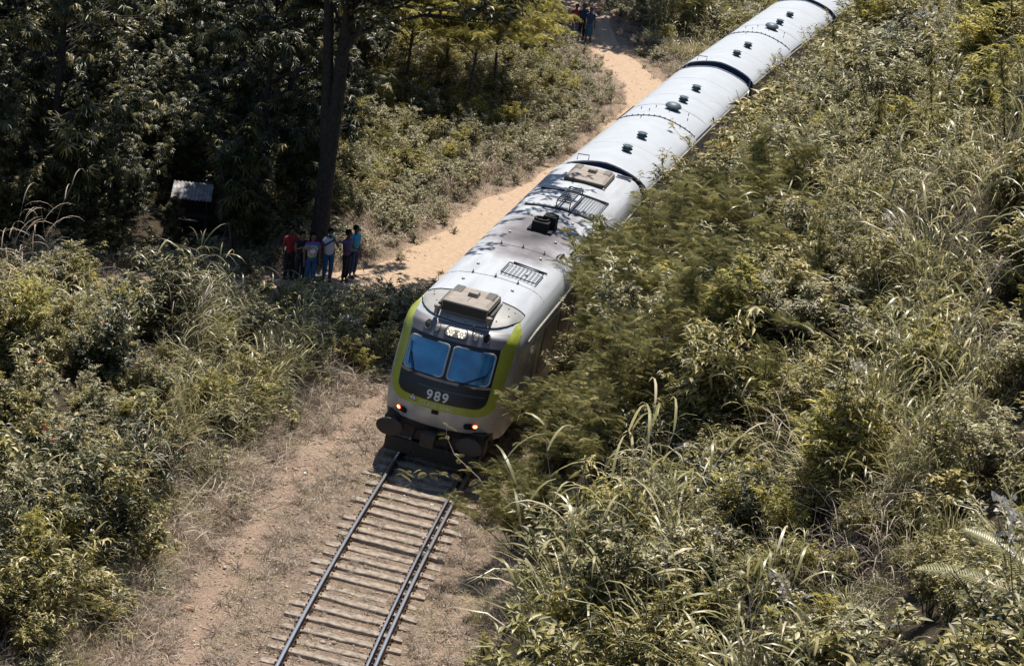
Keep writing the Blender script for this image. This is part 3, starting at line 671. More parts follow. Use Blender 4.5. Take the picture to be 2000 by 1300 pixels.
    mb = MB(); mb.tube([(-.9, 13.1, 3.885), (.3, 13.1, 3.93)], .012, 5); mb.build('platform_stay', M['dark'], root)
    # raised cage
    cg = MB(); t0, t1, a0, a1, z0, z1 = -.08, .30, 11.75, 13.55, 3.95, 4.2
    for t in (t0, t1):
        for a in (a0, a1): cg.tube([(t, a, z0), (t, a, z1)], .016, 5)
        for z in (z0+.02, z1): cg.tube([(t, a0, z), (t, a1, z)], .018, 5)
    for a in (a0, a1): cg.tube([(t0, a, z1), (t1, a, z1)], .018, 5)
    co = cg.build('raised_cage', M['black'], root)
    for k in range(1, 9): a = a0+(a1-a0)*k/9; MB().box(((t0+t1)/2, a, z1), (t1-t0, .035, .02)).build('cage_bar', M['black'], co)
    # ladder rack nearer the cab
    l2 = grate(.04, .95, 4.62, 5.6, 9, root, 'ladder_rack')
    mb = MB(); mb.tube([(t, 5.85, 3.925-.1*abs(t)) for t in np.linspace(.1, 1.0, 6)], .022, 5); mb.build('rack_crossbar', M['black'], root)
    ac_unit(root, 15.45, 17.1, .60, 3.84, 4.04)
    MB().tube([(.62, 17.3, 3.86), (1.05, 17.5, 3.8)], .03, 6).build('roof_conduit', M['chrome'], root)
    MB().tube([(.62, 17.5, 3.88), (1.05, 17.7, 3.82)], .03, 6).build('roof_conduit', M['chrome'], root)
    # side doors and windows
    for s in (-1, 1):
        x = s*1.446
        d = MB().box((x, 3.0, 2.1), (.03, .72, 1.9)).build('cab_door', M['cream'], root, bevel=.01)
        MB().box((x+s*.016, 3.0, 2.62), (.012, .5, .6)).build('door_window', M['glass'], d)
        MB().tube([(x+s*.05, 2.55, 1.4), (x+s*.05, 2.55, 2.6)], .018, 6).build('handrail', M['chrome'], d)
        MB().tube([(x+s*.05, 3.45, 1.4), (x+s*.05, 3.45, 2.6)], .018, 6).build('handrail', M['chrome'], d)
        for k in range(6):
            a = 5.2+k*2.0; MB().box((x, a, 2.3), (.03, 1.5, 1.3)).build('louvred_door' if k < 4 else 'side_window', M['grey'] if k < 4 else M['glass'], root)
        MB().box((x, 10.6, 1.35), (.02, 14.0, .3)).build('side_stripe', M['lime'], root)
    wheelsets(root, (3.6, 14.9), L)
    return root
build_power_car()

def build_carriage():
    L = 18.8; zs = [.95, 1.0, 2.5, 3.0, 3.12, 3.2, 3.32, 3.42, 3.5, 3.56, 3.6, 3.62]; ws = [1.36, 1.42, 1.42, 1.41, 1.40, 1.36, 1.18, .95, .7, .45, .22, 0]
    root = rail_vehicle_frame(Matrix.Identity(4), 'blue-ended carriage', 'train carriage', 'passenger_carriage')
    ring = [(-w_, z) for w_, z in zip(ws, zs)]+[(w_, z) for w_, z in list(zip(ws, zs))[:-1][::-1]]
    n = len(ring); V = []; F = []; MI = []
    for a in (0.0, L/4, L/2, 3*L/4, L): V += [(t, a, z) for t, z in ring]
    for i in range(4):
        for k in range(n-1): F.append((i*n+k, (i+1)*n+k, (i+1)*n+k+1, i*n+k+1)); MI.append(1 if min(ring[k][1], ring[k+1][1]) >= 3.1 else 0)
        F.append((i*n+n-1, (i+1)*n+n-1, (i+1)*n, i*n)); MI.append(2)
    F += [tuple(range(n)), tuple(4*n+k for k in range(n))[::-1]]; MI += [2, 2]
    me = bpy.data.meshes.new('body'); me.from_pydata(V, [], F)
    for m in (M['cream'], M['roof'], M['blue']): me.materials.append(m)
    me.polygons.foreach_set('material_index', MI)
    bm = bmesh.new(); bm.from_mesh(me); bmesh.ops.recalc_face_normals(bm, faces=bm.faces); bm.to_mesh(me); bm.free()
    for p in me.polygons: p.use_smooth = p.material_index == 1
    me.set_sharp_from_angle(angle=math.radians(50))
    meshobj('body', me, root)
    za = lambda t: float(np.interp(abs(t), ws[::-1], zs[::-1]))
    for a in (-.02, L+.02):
        # overhanging roof hood and the blue end fascia
        mb = MB(); mb.tube([(t, a, za(t)+.01) for t in np.linspace(-1.38, 1.38, 25)], .03, 6); mb.build('roof_hood_edge', M['roof'], root)
        MB().box((0, a, 2.1), (1.1, .12, 2.0)).build('gangway', M['exhaust'], root)
    hd = MB(); z = za(-.66); hd.tube([(-.95, .2, z-.05), (-.95, .2, z+.13), (-.6, .2, z+.17), (-.6, .2, z+.0)], .016, 6); hd.build('roof_grab_handle', M['dark'], root)
    for a in (8.15,):
        mb = MB(); mb.tube([(t, a, za(t)+.012) for t in np.linspace(-1.39, 1.39, 29)], .022, 5); sm = mb.build('roof_seam', M['fanblue'], root)
        for t in np.linspace(-1.3, 1.3, 15): MB().box((t, a, za(t)+.035), (.03, .07, .04)).build('seam_clip', M['fanblue'], sm)
        mb = MB(); mb.tube([(t, 10.4, za(t)+.004) for t in np.linspace(-1.38, 1.38, 27)], .006, 4); mb.build('roof_joint', M['dark'], root)
    for a in (3.3, 12.6, 16.2):
        mb = MB(); mb.tube([(t, a, za(t)+.001) for t in np.linspace(-1.36, 1.36, 21)], .0035, 4); mb.build('roof_joint', M['panelgrey'], root)
    for a, r in ((2.25, .16), (4.5, .16), (11.5, .16), (13.9, .16)):
        v = MB(); v.lathe([(.10, -.02), (.10, .06), (r, .065), (r+.02, .09), (r, .115), (.13, .12), (.13, .16), (r-.01, .165), (r+.01, .185), (r-.01, .205), (.11, .21), (.09, .19), (0, .18)], (.16, a, 3.60), 22)
        vo = v.build('roof_ventilator', M['fanblue'], root, smooth=True)
        MB().lathe([(.085, 0), (.085, .02), (0, .03)], (.16, a, 3.79), 14).build('vent_cap', M['dark'], vo)
    v = MB(); v.lathe([(.20, -.02), (.20, .06), (.28, .10), (.29, .16), (.22, .24), (.12, .27), (0, .275)], (.12, 9.85, 3.59), 24); v.build('roof_hatch', M['fanblue'], root, smooth=True)
    for t, a in ((-.45, 9.75), (.68, 9.95), (-.55, 9.1), (-.55, 7.7), (.78, 9.3), (.8, 7.9), (.1, 9.3), (-.9, 9.5)):
        mb = MB(); mb.tube([(t, a, za(t)-.01), (t, a, za(t)+.07)], .012, 5); mb.tube([(t-.02, a, za(t)+.065), (t+.02, a, za(t)+.075)], .012, 5); mb.build('roof_hook', M['dark'], root)
    for s in (-1, 1):
        MB().tube([(s*1.43, .05, 3.10), (s*1.43, L-.05, 3.10)], .022, 5).build('gutter', M['cream'], root)
        mb = MB()
        for k in range(22): mb.box((s*1.40, 8.2+k*.125, 3.17), (.035, .03, .05))
        o = mb.build('gutter_clips', M['dark'], root); o['kind'] = 'stuff'
        for k in range(9):
            wn = MB().box((s*1.425, 1.6+k*2.0, 2.3), (.03, 1.3, .85)).build('side_window', M['glass'], root); MB().box((s*1.432, 1.6+k*2.0, 2.3), (.03, .05, .85)).build('window_bar', M['cream'], wn)
        MB().box((s*1.425, L/2, 1.4), (.02, L-.4, .5)).build('side_stripe', M['blue'], root)
    wheelsets(root, (3.2, L-3.2), L)
    return root
CAR = build_carriage()
def car_frame(x, y, h): return Matrix.Translation((x, y, 0)) @ Matrix.Rotation(-h, 4, 'Z') @ Matrix.Rotation(CANT, 4, 'Y')
CAR.matrix_world = car_frame(1.95, 73.05, .2258); CAR['label'] = 'first carriage, coupled right behind the green power car, with round vents on its pale roof'
c2 = copy_tree(CAR); c2.matrix_world = car_frame(6.40, 92.65, .2536); c2['label'] = 'second carriage, middle one of the three, its blue end just above the shrubs'
c3 = copy_tree(CAR); c3.matrix_world = car_frame(11.35, 111.75, .285); c3['label'] = 'third carriage, only its front end seen at the top edge of the photo'

# ------------------------------------------------------------------ vegetation builders
def basis(d, roll):
    """rows x, y(=d), z for arrays of directions"""
    d = d/np.linalg.norm(d, axis=1)[:, None]; up = np.tile([0, 0, 1.0], (len(d), 1)); x = np.cross(d, up); nx = np.linalg.norm(x, axis=1)
    x[nx < 1e-3] = [1, 0, 0]; x /= np.linalg.norm(x, axis=1)[:, None]; z = np.cross(x, d)
    c = np.cos(roll)[:, None]; s_ = np.sin(roll)[:, None]; return np.stack([x*c+z*s_, d, z*c-x*s_], 1)
LANCE = (np.array([(0, 0, 0), (.5, .42, .10), (0, 1, -.18), (-.5, .42, .10), (0, .5, .0)]), np.array([(0, 1, 2, 4), (0, 4, 2, 3)]))
def pinnate_template(pairs=9, w=.34, droop=.35):
    V = []; F = []
    for i in range(pairs+1):
        u = (i+.6)/(pairs+.9); y = u; z = -droop*u*u; ln = w*math.sin(PI*min(u*.9+.12, 1))**.7; h_ = .30/pairs
        for s in (-1, 1):
            b = len(V); V += [(0, y-h_*.5, z), (s*ln*.55, y+h_*1.4-h_*.9, z-.03*1), (s*ln, y+h_*2.0, z-.10*ln/w), (s*ln*.5, y+h_*2.3, z+.01)]; F.append((b, b+1, b+2, b+3) if s > 0 else (b, b+3, b+2, b+1))
    return np.array(V, float), np.array(F)
PINN = pinnate_template()
def palmate_template(n=6):
    V = []; F = []
    for i in range(n):
        a = (i-(n-1)/2)*.62; ca, sa = math.cos(a), math.sin(a); b = len(V)
        for x, y, z in ((0, .0, 0), (.11, .45, -.06), (0, 1, -.62), (-.11, .45, -.06), (0, .5, -.02)): V.append((x*ca+y*sa, -x*sa+y*ca, z))
        F += [(b, b+1, b+2, b+4), (b, b+4, b+2, b+3)]
    return np.array(V, float), np.array(F)
PALM6 = palmate_template()
class Plant:
    def __init__(s): s.V = []; s.F = []; s.R = []; s.MI = []; s.n = 0
    def leaves(s, pos, d, length, width, tmpl, roll, rnd, mi=0):
        T, Q = tmpl; N = len(pos); B = basis(d, roll)
        loc = T[None]*np.stack([width, length, length], 1)[:, None, :]
        W = np.einsum('nkj,njc->nkc', loc, B)+pos[:, None, :]
        s.V.append(W.reshape(-1, 3)); k = len(T); s.F.append((Q[None]+(np.arange(N)*k)[:, None, None]+s.n).reshape(-1, 4)); s.R.append(np.repeat(rnd, k)); s.MI.append(np.full(N*len(Q), mi)); s.n += N*k
    def tube(s, P, r, mi=1, rnd=.5, n=3):
        P = np.asarray(P, float); m = len(P); r = np.asarray(r)*np.ones(m); d = np.gradient(P, axis=0); B = basis(d, np.zeros(m)); a = np.arange(n)*2*PI/n
        W = P[:, None, :]+r[:, None, None]*(np.cos(a)[None, :, None]*B[:, None, 0]+np.sin(a)[None, :, None]*B[:, None, 2])
        i = np.arange(m*n).reshape(m, n)+s.n; j = np.roll(i, -1, 1); q = np.stack([i[:-1], j[:-1], j[1:], i[1:]], -1).reshape(-1, 4)
        s.V.append(W.reshape(-1, 3)); s.F.append(q); s.R.append(np.full(m*n, rnd)); s.MI.append(np.full(len(q), mi)); s.n += m*n
    def blades(s, base, az, el, L, w, bend, rnd, mi=0, seg=5, twist=None):
        N = len(base); u = np.linspace(0, 1, seg+1); h_ = np.stack([np.cos(az), np.sin(az)], 1); side = np.stack([-np.sin(az), np.cos(az), np.zeros(N)], 1)
        if twist is not None: side = side*np.cos(twist)[:, None]+np.stack([h_[:, 0]*.7, h_[:, 1]*.7, np.full(N, .7)], 1)*np.sin(twist)[:, None]
        pos = base.copy(); ang = el.copy(); pts = [pos.copy()]
        for k in range(seg):
            pos = pos+np.stack([h_[:, 0]*np.cos(ang), h_[:, 1]*np.cos(ang), np.sin(ang)], 1)*(L/seg)[:, None]; pts.append(pos.copy()); ang = ang-bend*(.35+1.3*(k+1)/seg)/seg
        P = np.stack(pts, 1); wd = w[:, None]*np.clip(1.05-u[None]**2.2, .04, 1)*np.clip(.55+u[None]*2, 0, 1)
        A = P-side[:, None]*wd[:, :, None]/2; Bp = P+side[:, None]*wd[:, :, None]/2; W = np.stack([A, Bp], 2).reshape(N, -1, 3)
        k = (seg+1)*2; q = np.array([(2*i, 2*i+1, 2*i+3, 2*i+2) for i in range(seg)])
        s.V.append(W.reshape(-1, 3)); s.F.append((q[None]+(np.arange(N)*k)[:, None, None]+s.n).reshape(-1, 4)); s.R.append(np.repeat(rnd, k)); s.MI.append(np.full(N*seg, mi)); s.n += N*k
    def mesh(s, name, mats):
        return np_mesh(name, np.concatenate(s.V), np.concatenate(s.F), mats, rnd=np.concatenate(s.R), mi=np.concatenate(s.MI))
def stemline(r, base, az, lean, L, n=7, curl=.0, wob=.04):
    P = [np.array(base, float)]; a = az; e = PI/2-lean
    for k in range(n-1):
        st = np.array([math.cos(a)*math.cos(e), math.sin(a)*math.cos(e), math.sin(e)]); P.append(P[-1]+st*L/(n-1)); a += r.normal(0, wob*4); e -= curl/(n-1)+r.normal(0, wob)
    return np.array(P)
def shrub(seed, H=1.3, nstem=12, spread=.45, nbranch=9, lpb=12, ll=.085, lw=.026, leafmat='leaf_olive', tmpl=LANCE, droop=.25, curl=.4, stemr=.009, leafmix=None, split=False, flowers=None, top=1.0):
    """stems from one root, side branches along them, leaves along the branches"""
    r = np.random.default_rng(seed); p = Plant(); st = Plant() if split else p; pos = []; dr = []
    for i in range(nstem):
        az = r.uniform(0, 2*PI); L = H*r.uniform(.6, 1.08); P = stemline(r, (r.normal(0, .05), r.normal(0, .05), -.05), az, abs(r.normal(0, spread)), L, 8, curl*r.uniform(.2, 1.3)); st.tube(P, np.linspace(stemr*1.4, stemr*.35, 8), rnd=r.uniform(.2, .9), mi=0 if split else 1)
        for b in range(nbranch):
            u = r.uniform(.22, 1)**.8; k = u*7; i0 = min(int(k), 6); q = P[i0]+(P[i0+1]-P[i0])*(k-i0); d = P[i0+1]-P[i0]
            a2 = r.uniform(0, 2*PI); bl = H*.28*r.uniform(.5, 1.2)*(1.15-u*.6); BP = stemline(r, q, a2, r.uniform(.35, 1.15), bl, 5, .3)
            st.tube(BP, np.linspace(stemr*.5, stemr*.25, 5), rnd=r.uniform(.2, .9), mi=0 if split else 1)
            kk = np.sort(r.uniform(.1, 1, lpb))*4; ii = np.minimum(kk.astype(int), 3); Q = BP[ii]+(BP[ii+1]-BP[ii])*(kk-ii)[:, None]; D = (BP[ii+1]-BP[ii]); D /= np.linalg.norm(D, axis=1)[:, None]
            aa = np.arange(lpb)*2.4+r.uniform(0, 6); side = np.stack([np.cos(aa), np.sin(aa), np.full(lpb, .15-droop)], 1); pos.append(Q); dr.append(D*.5+side*.9+r.normal(0, .18, (lpb, 3)))
    pos = np.concatenate(pos); dr = np.concatenate(dr); N = len(pos); sc = r.uniform(.6, 1.2, N)
    shade = np.clip(.45+.3*r.normal(0, 1, N), 0, 1)
    p.leaves(pos, dr, ll*sc, lw*sc*r.uniform(.8, 1.2, N), tmpl, r.normal(0, .5, N), shade)
    if flowers:
        mat, nfl, fs = flowers; hi = pos[np.argsort(pos[:, 2])[-nfl*3:]]; pick = hi[r.permutation(len(hi))[:nfl]]
        for c in pick:
            n = 9; q = c+r.normal(0, fs, (n, 3))*[1, 1, .35]+[0, 0, .04]; p.leaves(q, r.normal(0, 1, (n, 3))+[0, 0, .6], np.full(n, fs*1.1), np.full(n, fs*.9), LANCE, r.uniform(0, 3, n), r.uniform(0, 1, n), 2)
    if split: return p.mesh('foliage', [M[leafmat]]), st.mesh('stems', [M['stem']])
    return p.mesh('shrub', [M[leafmat], M['stem']]+([M[flowers[0]]] if flowers else []))
def grass(seed, n=80, H=.9, w=.02, spread=.18, bend=1.6, mat='blade_green', lo=.15, hi=1.0, elm=1.15, culms=0, dead=.12):
    r = np.random.default_rng(seed); p = Plant(); base = np.zeros((n, 3)); rr = spread*np.sqrt(r.uniform(0, 1, n)); az = r.uniform(0, 2*PI, n); base[:, 0] = rr*np.cos(az); base[:, 1] = rr*np.sin(az); base[:, 2] = -.04
    az2 = az+r.normal(0, .5, n); el = np.clip(r.normal(elm, .22, n), .2, 1.5); L = H*r.uniform(.45, 1.15, n)
    rn = np.clip(r.normal(.5, .22, n), lo, hi); rn[r.uniform(0, 1, n) < dead] = 1
    p.blades(base, az2, el, L, w*r.uniform(.6, 1.3, n), bend*r.uniform(.4, 1.5, n), rn, twist=r.normal(0, .5, n))
    for c in range(culms):
        P = stemline(r, (r.normal(0, spread*.5), r.normal(0, spread*.5), 0), r.uniform(0, 6.3), abs(r.normal(.1, .18)), H*r.uniform(.9, 1.5), 6, .4); p.tube(P, np.linspace(w*.28, w*.15, 6), mi=1, rnd=r.uniform(0, 1))
        k = 7; ii = np.linspace(1, 4.9, k); j = ii.astype(int); q = P[j]+(P[j+1]-P[j])*(ii-j)[:, None]
        p.blades(q, r.uniform(0, 6.3, k), r.uniform(.6, 1.1, k), H*.42*r.uniform(.7, 1.2, k), w*1.25*np.ones(k), 1.9*r.uniform(.7, 1.3, k), np.clip(r.normal(.55, .2, k), 0, 1))
    return p.mesh('grass', [M[mat], M['twig_pale']])
def tangle(seed, n=70, R=.55, H=.35, mat='blade_dry'):
    """collapsed dead stalks lying over each other"""
    r = np.random.default_rng(seed); p = Plant(); base = np.stack([r.normal(0, R*.45, n), r.normal(0, R*.45, n), r.uniform(0, H, n)**1.0], 1)
    p.blades(base, r.uniform(0, 6.3, n), r.normal(.3, .5, n), R*r.uniform(.4, 1.4, n), .012*r.uniform(.5, 1.8, n), r.uniform(.2, 1.6, n), r.uniform(0, 1, n), twist=r.normal(0, .8, n), seg=4)
    for k in range(9):
        P = stemline(r, (r.normal(0, R*.3), r.normal(0, R*.3), 0), r.uniform(0, 6.3), r.uniform(.5, 1.4), R*r.uniform(1, 2), 5, .4); p.tube(P, .006, mi=1, rnd=r.uniform(0, 1))
    return p.mesh('dry_tangle', [M[mat], M['twig_pale']])

PR = {}
PR['shrub'] = [shrub(10+i, H=1.35, nstem=14, lpb=13, leafmat='leaf_olive' if i % 2 else 'leaf_grey', ll=.125 if i < 2 else .105, lw=.036) for i in range(4)]
PR['weed'] = [shrub(30+i, H=1.3, nstem=15, spread=.22, nbranch=8, lpb=9, ll=.13, lw=.03, leafmat='leaf_olive', droop=.5, curl=.25) for i in range(3)]
PR['flower'] = [shrub(40+i, H=1.25, nstem=12, nbranch=8, lpb=10, ll=.10, lw=.034, leafmat='leaf_grey', flowers=('petal_white', 9, .045)) for i in range(2)]
PR['goldweed'] = [shrub(35+i, H=1.2, nstem=15, spread=.25, nbranch=9, lpb=11, ll=.14, lw=.036, leafmat='leaf_gold', droop=.3, curl=.3) for i in range(3)]
PR['bigleaf'] = [shrub(25+i, H=1.5, nstem=9, spread=.35, nbranch=8, lpb=9, ll=.20, lw=.075, leafmat='leaf_olive', droop=.45, curl=.35, stemr=.012) for i in range(2)]
PR['stalk'] = [grass(150+i, n=16, H=1.9, w=.015, bend=1.5, spread=.5, mat='blade_dry', elm=1.0, dead=0, culms=9) for i in range(3)]
PR['low'] = [shrub(50+i, H=.6, nstem=12, spread=.7, nbranch=7, lpb=9, ll=.07, lw=.028, leafmat='leaf_grey') for i in range(3)]
PR['grass'] = [grass(60+i, n=130, H=1.05, w=.017, bend=1.7, culms=3) for i in range(4)]
PR['reed'] = [grass(70+i, n=80, H=1.35, w=.023, bend=1.5, elm=1.3, spread=.28, culms=7) for i in range(3)]
PR['fine'] = [grass(80+i, n=120, H=.85, w=.011, bend=2.0, spread=.16, lo=.35, dead=.25) for i in range(3)]
PR['drygrass'] = [grass(90+i, n=80, H=.7, w=.014, bend=2.2, spread=.2, mat='blade_dry', dead=0) for i in range(3)]
PR['tangle'] = [tangle(100+i) for i in range(4)]
PR['stubble'] = [grass(110+i, n=42, H=.16, w=.008, bend=1.6, spread=.22, mat='blade_dry', elm=.8, dead=0) for i in range(3)]
PR['greenstubble'] = [grass(115+i, n=36, H=.2, w=.010, bend=1.6, spread=.2, mat='blade_green', elm=.9, dead=.3) for i in range(2)]
PR['litter'] = [tangle(120+i, n=40, R=.16, H=.04) for i in range(3)]
PR['feather_s'] = [shrub(130+i, H=1.5, nstem=8, spread=.35, nbranch=7, lpb=6, ll=.24, lw=.24, leafmat='leaf_feather', tmpl=PINN, droop=.05, curl=.3) for i in range(2)]
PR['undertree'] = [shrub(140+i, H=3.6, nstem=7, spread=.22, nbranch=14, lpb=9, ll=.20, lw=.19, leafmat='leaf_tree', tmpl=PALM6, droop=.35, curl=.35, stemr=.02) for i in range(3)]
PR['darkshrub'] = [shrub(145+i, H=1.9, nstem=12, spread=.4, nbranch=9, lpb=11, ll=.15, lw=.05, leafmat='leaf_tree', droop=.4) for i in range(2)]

# ------------------------------------------------------------------ scattering of what nobody could count
KEYS = list(PR); SRC = bpy.data.collections.new('plant_sources'); IDX = {}; _n = 0
for k in KEYS:
    IDX[k] = []
    for me in PR[k]: o = bpy.data.objects.new('plant_source_%03d' % _n, me); SRC.objects.link(o); IDX[k].append(_n); _n += 1
def scatter_tree():
    g = bpy.data.node_groups.new('scatter_plants', 'GeometryNodeTree'); g.interface.new_socket('Geometry', in_out='INPUT', socket_type='NodeSocketGeometry'); g.interface.new_socket('Geometry', in_out='OUTPUT', socket_type='NodeSocketGeometry')
    N = g.nodes.new; L = g.links.new; gi = N('NodeGroupInput'); go = N('NodeGroupOutput'); ip = N('GeometryNodeInstanceOnPoints'); ci = N('GeometryNodeCollectionInfo')
    ci.inputs['Collection'].default_value = SRC; ci.inputs['Separate Children'].default_value = True; ci.inputs['Reset Children'].default_value = True
    def att(nm, ty):
        a = N('GeometryNodeInputNamedAttribute'); a.data_type = ty; a.inputs['Name'].default_value = nm; return [o for o in a.outputs if o.enabled and o.name == 'Attribute'][0]
    L(gi.outputs[0], ip.inputs['Points']); L(ci.outputs[0], ip.inputs['Instance']); ip.inputs['Pick Instance'].default_value = True
    L(att('pick', 'INT'), ip.inputs['Instance Index']); L(att('turn', 'FLOAT_VECTOR'), ip.inputs['Rotation']); L(att('size', 'FLOAT_VECTOR'), ip.inputs['Scale']); L(ip.outputs[0], go.inputs[0]); return g
SG = scatter_tree()
def scatter(name, P, kinds, size, label=None, tilt=.12, lean=None):
    """P (N,3); kinds list of N keys; size (N,)"""
    N = len(P); me = bpy.data.meshes.new(name); me.vertices.add(N); me.vertices.foreach_set('co', np.asarray(P, np.float32).ravel())
    pick = np.array([IDX[k][rng.integers(len(IDX[k]))] for k in kinds], np.int32)
    turn = np.stack([rng.normal(0, tilt, N), rng.normal(0, tilt, N), rng.uniform(0, 2*PI, N)], 1)
    if lean is not None:      # lean outwards: tilt in a world direction, then the spin is kept small
        turn = np.stack([lean[:, 1]*-1+rng.normal(0, tilt, N), lean[:, 0]+rng.normal(0, tilt, N), rng.uniform(0, 2*PI, N)], 1)
    sz = np.stack([size*rng.uniform(.85, 1.15, N), size*rng.uniform(.85, 1.15, N), size*rng.uniform(.85, 1.2, N)], 1)
    for nm, ty, dat in (('pick', 'INT', pick), ('turn', 'FLOAT_VECTOR', turn), ('size', 'FLOAT_VECTOR', sz)):
        a = me.attributes.new(nm, ty, 'POINT'); a.data.foreach_set('vector' if ty == 'FLOAT_VECTOR' else 'value', np.asarray(dat, np.float32 if ty != 'INT' else np.int32).ravel())
    o = meshobj(name, me); md = o.modifiers.new('scatter', 'NODES'); md.node_group = SG; tag(o, label, kind='stuff'); return o
def candidates(x0, x1, y0, y1, dens):
    n = int((x1-x0)*(y1-y0)*dens); x = rng.uniform(x0, x1, n); y = rng.uniform(y0, y1, n); return x, y
def keep_view(x, y, z, m=260):
    q = pj(np.stack([x, y, z], 1)); return (q[:, 0] > -m) & (q[:, 0] < 2000+m) & (q[:, 1] > -m*1.2) & (q[:, 1] < 1300+m*1.4)
def vnoise(x, y, f, ph=0.0):
    return (np.sin(x*f+ph+1.7*np.sin(y*f*.6+ph))*np.cos(y*f*.9-ph+1.3*np.sin(x*f*.45)))*.5+.5
def pick_kinds(keys, W):
    W = np.maximum(np.stack(W, 1), 0); W /= W.sum(1)[:, None]; c = np.cumsum(W, 1); u = rng.uniform(0, 1, len(W)); return [keys[i] for i in (u[:, None] > c).sum(1).clip(0, len(keys)-1)]
def pxd(x, y, px, py, rx, ry):
    q = pj(np.stack([x, y, hgt(x, y)+.5], 1)); return np.exp(-(((q[:, 0]-px)/rx)**2+((q[:, 1]-py)/ry)**2))

# hillside right of the line
x, y = candidates(-3, 34, 22, 140, 2.7); t = lateral(x, y); near = ss(y, 44, 53)
edge = 2.75-.35*near+.35*np.sin(y*.8)+.25*np.sin(y*2.1+1)
k = (t > edge) & keep_view(x, y, hgt(x, y)+1); x, y, t = x[k], y[k], t[k]; z = hgt(x, y)
k = rng.uniform(0, 1, len(x)) < np.clip(1.15-.012*(y-40), .35, 1); x, y, z, t = x[k], y[k], z[k], t[k]
n1 = vnoise(x, y, .45, 1); n2 = vnoise(x, y, .8, 4); n3 = vnoise(x, y, 1.3, 2)
g_right = pxd(x, y, 1780, 850, 330, 260)+pxd(x, y, 1700, 420, 280, 130)+.7*pxd(x, y, 1250, 1150, 260, 150)
gold = pxd(x, y, 1300, 1150, 400, 200)+pxd(x, y, 1450, 900, 200, 150)
dry = pxd(x, y, 1880, 480, 220, 130)+pxd(x, y, 1640, 1120, 130, 120)+pxd(x, y, 1700, 640, 180, 90)*.8
dk = np.clip((vnoise(x, y, .9, 6)-.5)*3, 0, 1)*(t < 9)+2.5*pxd(x, y, 1520, 720, 120, 90)+1.5*pxd(x, y, 1150, 850, 160, 130)+1.2*pxd(x, y, 1230, 1000, 130, 60)
kinds = pick_kinds(['darkshrub', 'bigleaf', 'stalk', 'goldweed', 'shrub', 'weed', 'flower', 'low', 'grass', 'reed', 'fine', 'tangle', 'drygrass', 'feather_s'],
    [1.1*dk, .35+.5*n3*(1-n2), .02+.05*n1*n2+.25*dry, .35*n3+1.8*gold+.5*n2*(y > 60), 1.2+.8*n1, .45+.7*n2+gold, .2+.2*n3, .3+0*x, .2+.4*n2+1.6*g_right, .06+2.2*g_right, .12+.25*n1+.4*g_right, .12+1.6*dry, .12+1.2*dry, .35*pxd(x, y, 1200, 650, 260, 240)*3+0*x])
hl = vnoise(x, y, 1.25, 7); hm = vnoise(x, y, .62, 3)
size = 1.25*rng.uniform(.55, 1.25, len(x))*(.30+.9*hl**1.8+.48*hm)*np.where(t < 4.2, .58, 1)*np.where((t < 4.4) & (y < 54), .62, 1)*(1+.35*ss(y, 60, 90))*(1-.55*pxd(x, y, 1530, 730, 90, 60))
scatter('hillside_undergrowth', np.stack([x, y, z-.05], 1), kinds, size, 'tangled olive shrubs, weeds and tall grass covering the whole slope right of the train', tilt=.16)
# bank between the line and the footpath
x, y = candidates(-22, -4, 34, 66.5, 4.2); t = lateral(x, y); l = -t
edge = 4.45+.25*np.sin(y*.9)+.2*np.sin(y*2.3)-.5*ss(y, 55, 60)
k = (l > edge) & keep_view(x, y, hgt(x, y)+1) & (path_dist(x, y) > .25) & (rng.uniform(0, 1, len(x)) < .8); x, y, t, l = x[k], y[k], t[k], l[k]; z = hgt(x, y)
n1 = vnoise(x, y, .5, 3); n2 = vnoise(x, y, .9, 1)
rim = np.exp(-((l-5.2)/.9)**2); gz = rim*1.3+pxd(x, y, 420, 640, 260, 90)*1.5+pxd(x, y, 180, 1050, 160, 150)*.8
kinds = pick_kinds(['darkshrub', 'bigleaf', 'stalk', 'goldweed', 'shrub', 'weed', 'low', 'grass', 'reed', 'fine', 'tangle', 'flower'], [.8*vnoise(x, y, 1.0, 5)**2, .25*n2, .03+0*x, .35*n2, 1.2*n1+.5-rim*.5, .5*n2+.2, .5+0*x, .06+gz, gz*.2, .08+gz*.8, .08+0*x, .1+0*x])
size = rng.uniform(.6, 1.1, len(x))*np.where(y > 60, .8, 1)*(.5+.9*vnoise(x, y, 1.3, 2)**1.3+.25*rim)
scatter('bank_undergrowth', np.stack([x, y, z-.05], 1), kinds, size, 'green bushes and arching tall grass on the bank left of the rails', tilt=.15)
# patch where the path meets the train, shrubs in the fork and along the forest edge
x, y = candidates(-12, 12, 60, 140, 4.4); t = lateral(x, y); l = -t; pdist = path_dist(x, y)
A = (y < 67) & (y > 60) & (l > 2.0) & (l < 5.2) & (pdist > .35)
Bz = (y > 69.5) & (l > 2.1) & (pdist > .45) & (x > -8.2) & (y < 108)
Cz = (y > 100) & (l > 2.2) & (pdist > .4)
leftside = np.interp(y, PATHD[:, 1], PATHD[:, 0])
k = (A | (Bz & (pdist > .8)) | Cz) & keep_view(x, y, hgt(x, y)+1, 120); x, y, t, l, pdist, A = x[k], y[k], t[k], l[k], pdist[k], A[k]; z = hgt(x, y)
n1 = vnoise(x, y, .6, 5); verge = np.exp(-(pdist/1.9)**4)
kk = rng.uniform(0, 1, len(x)) < np.clip(1.0-.004*(y-60), .4, 1); x, y, z, l, pdist, n1, verge, A = [a[kk] for a in (x, y, z, l, pdist, n1, verge, A)]
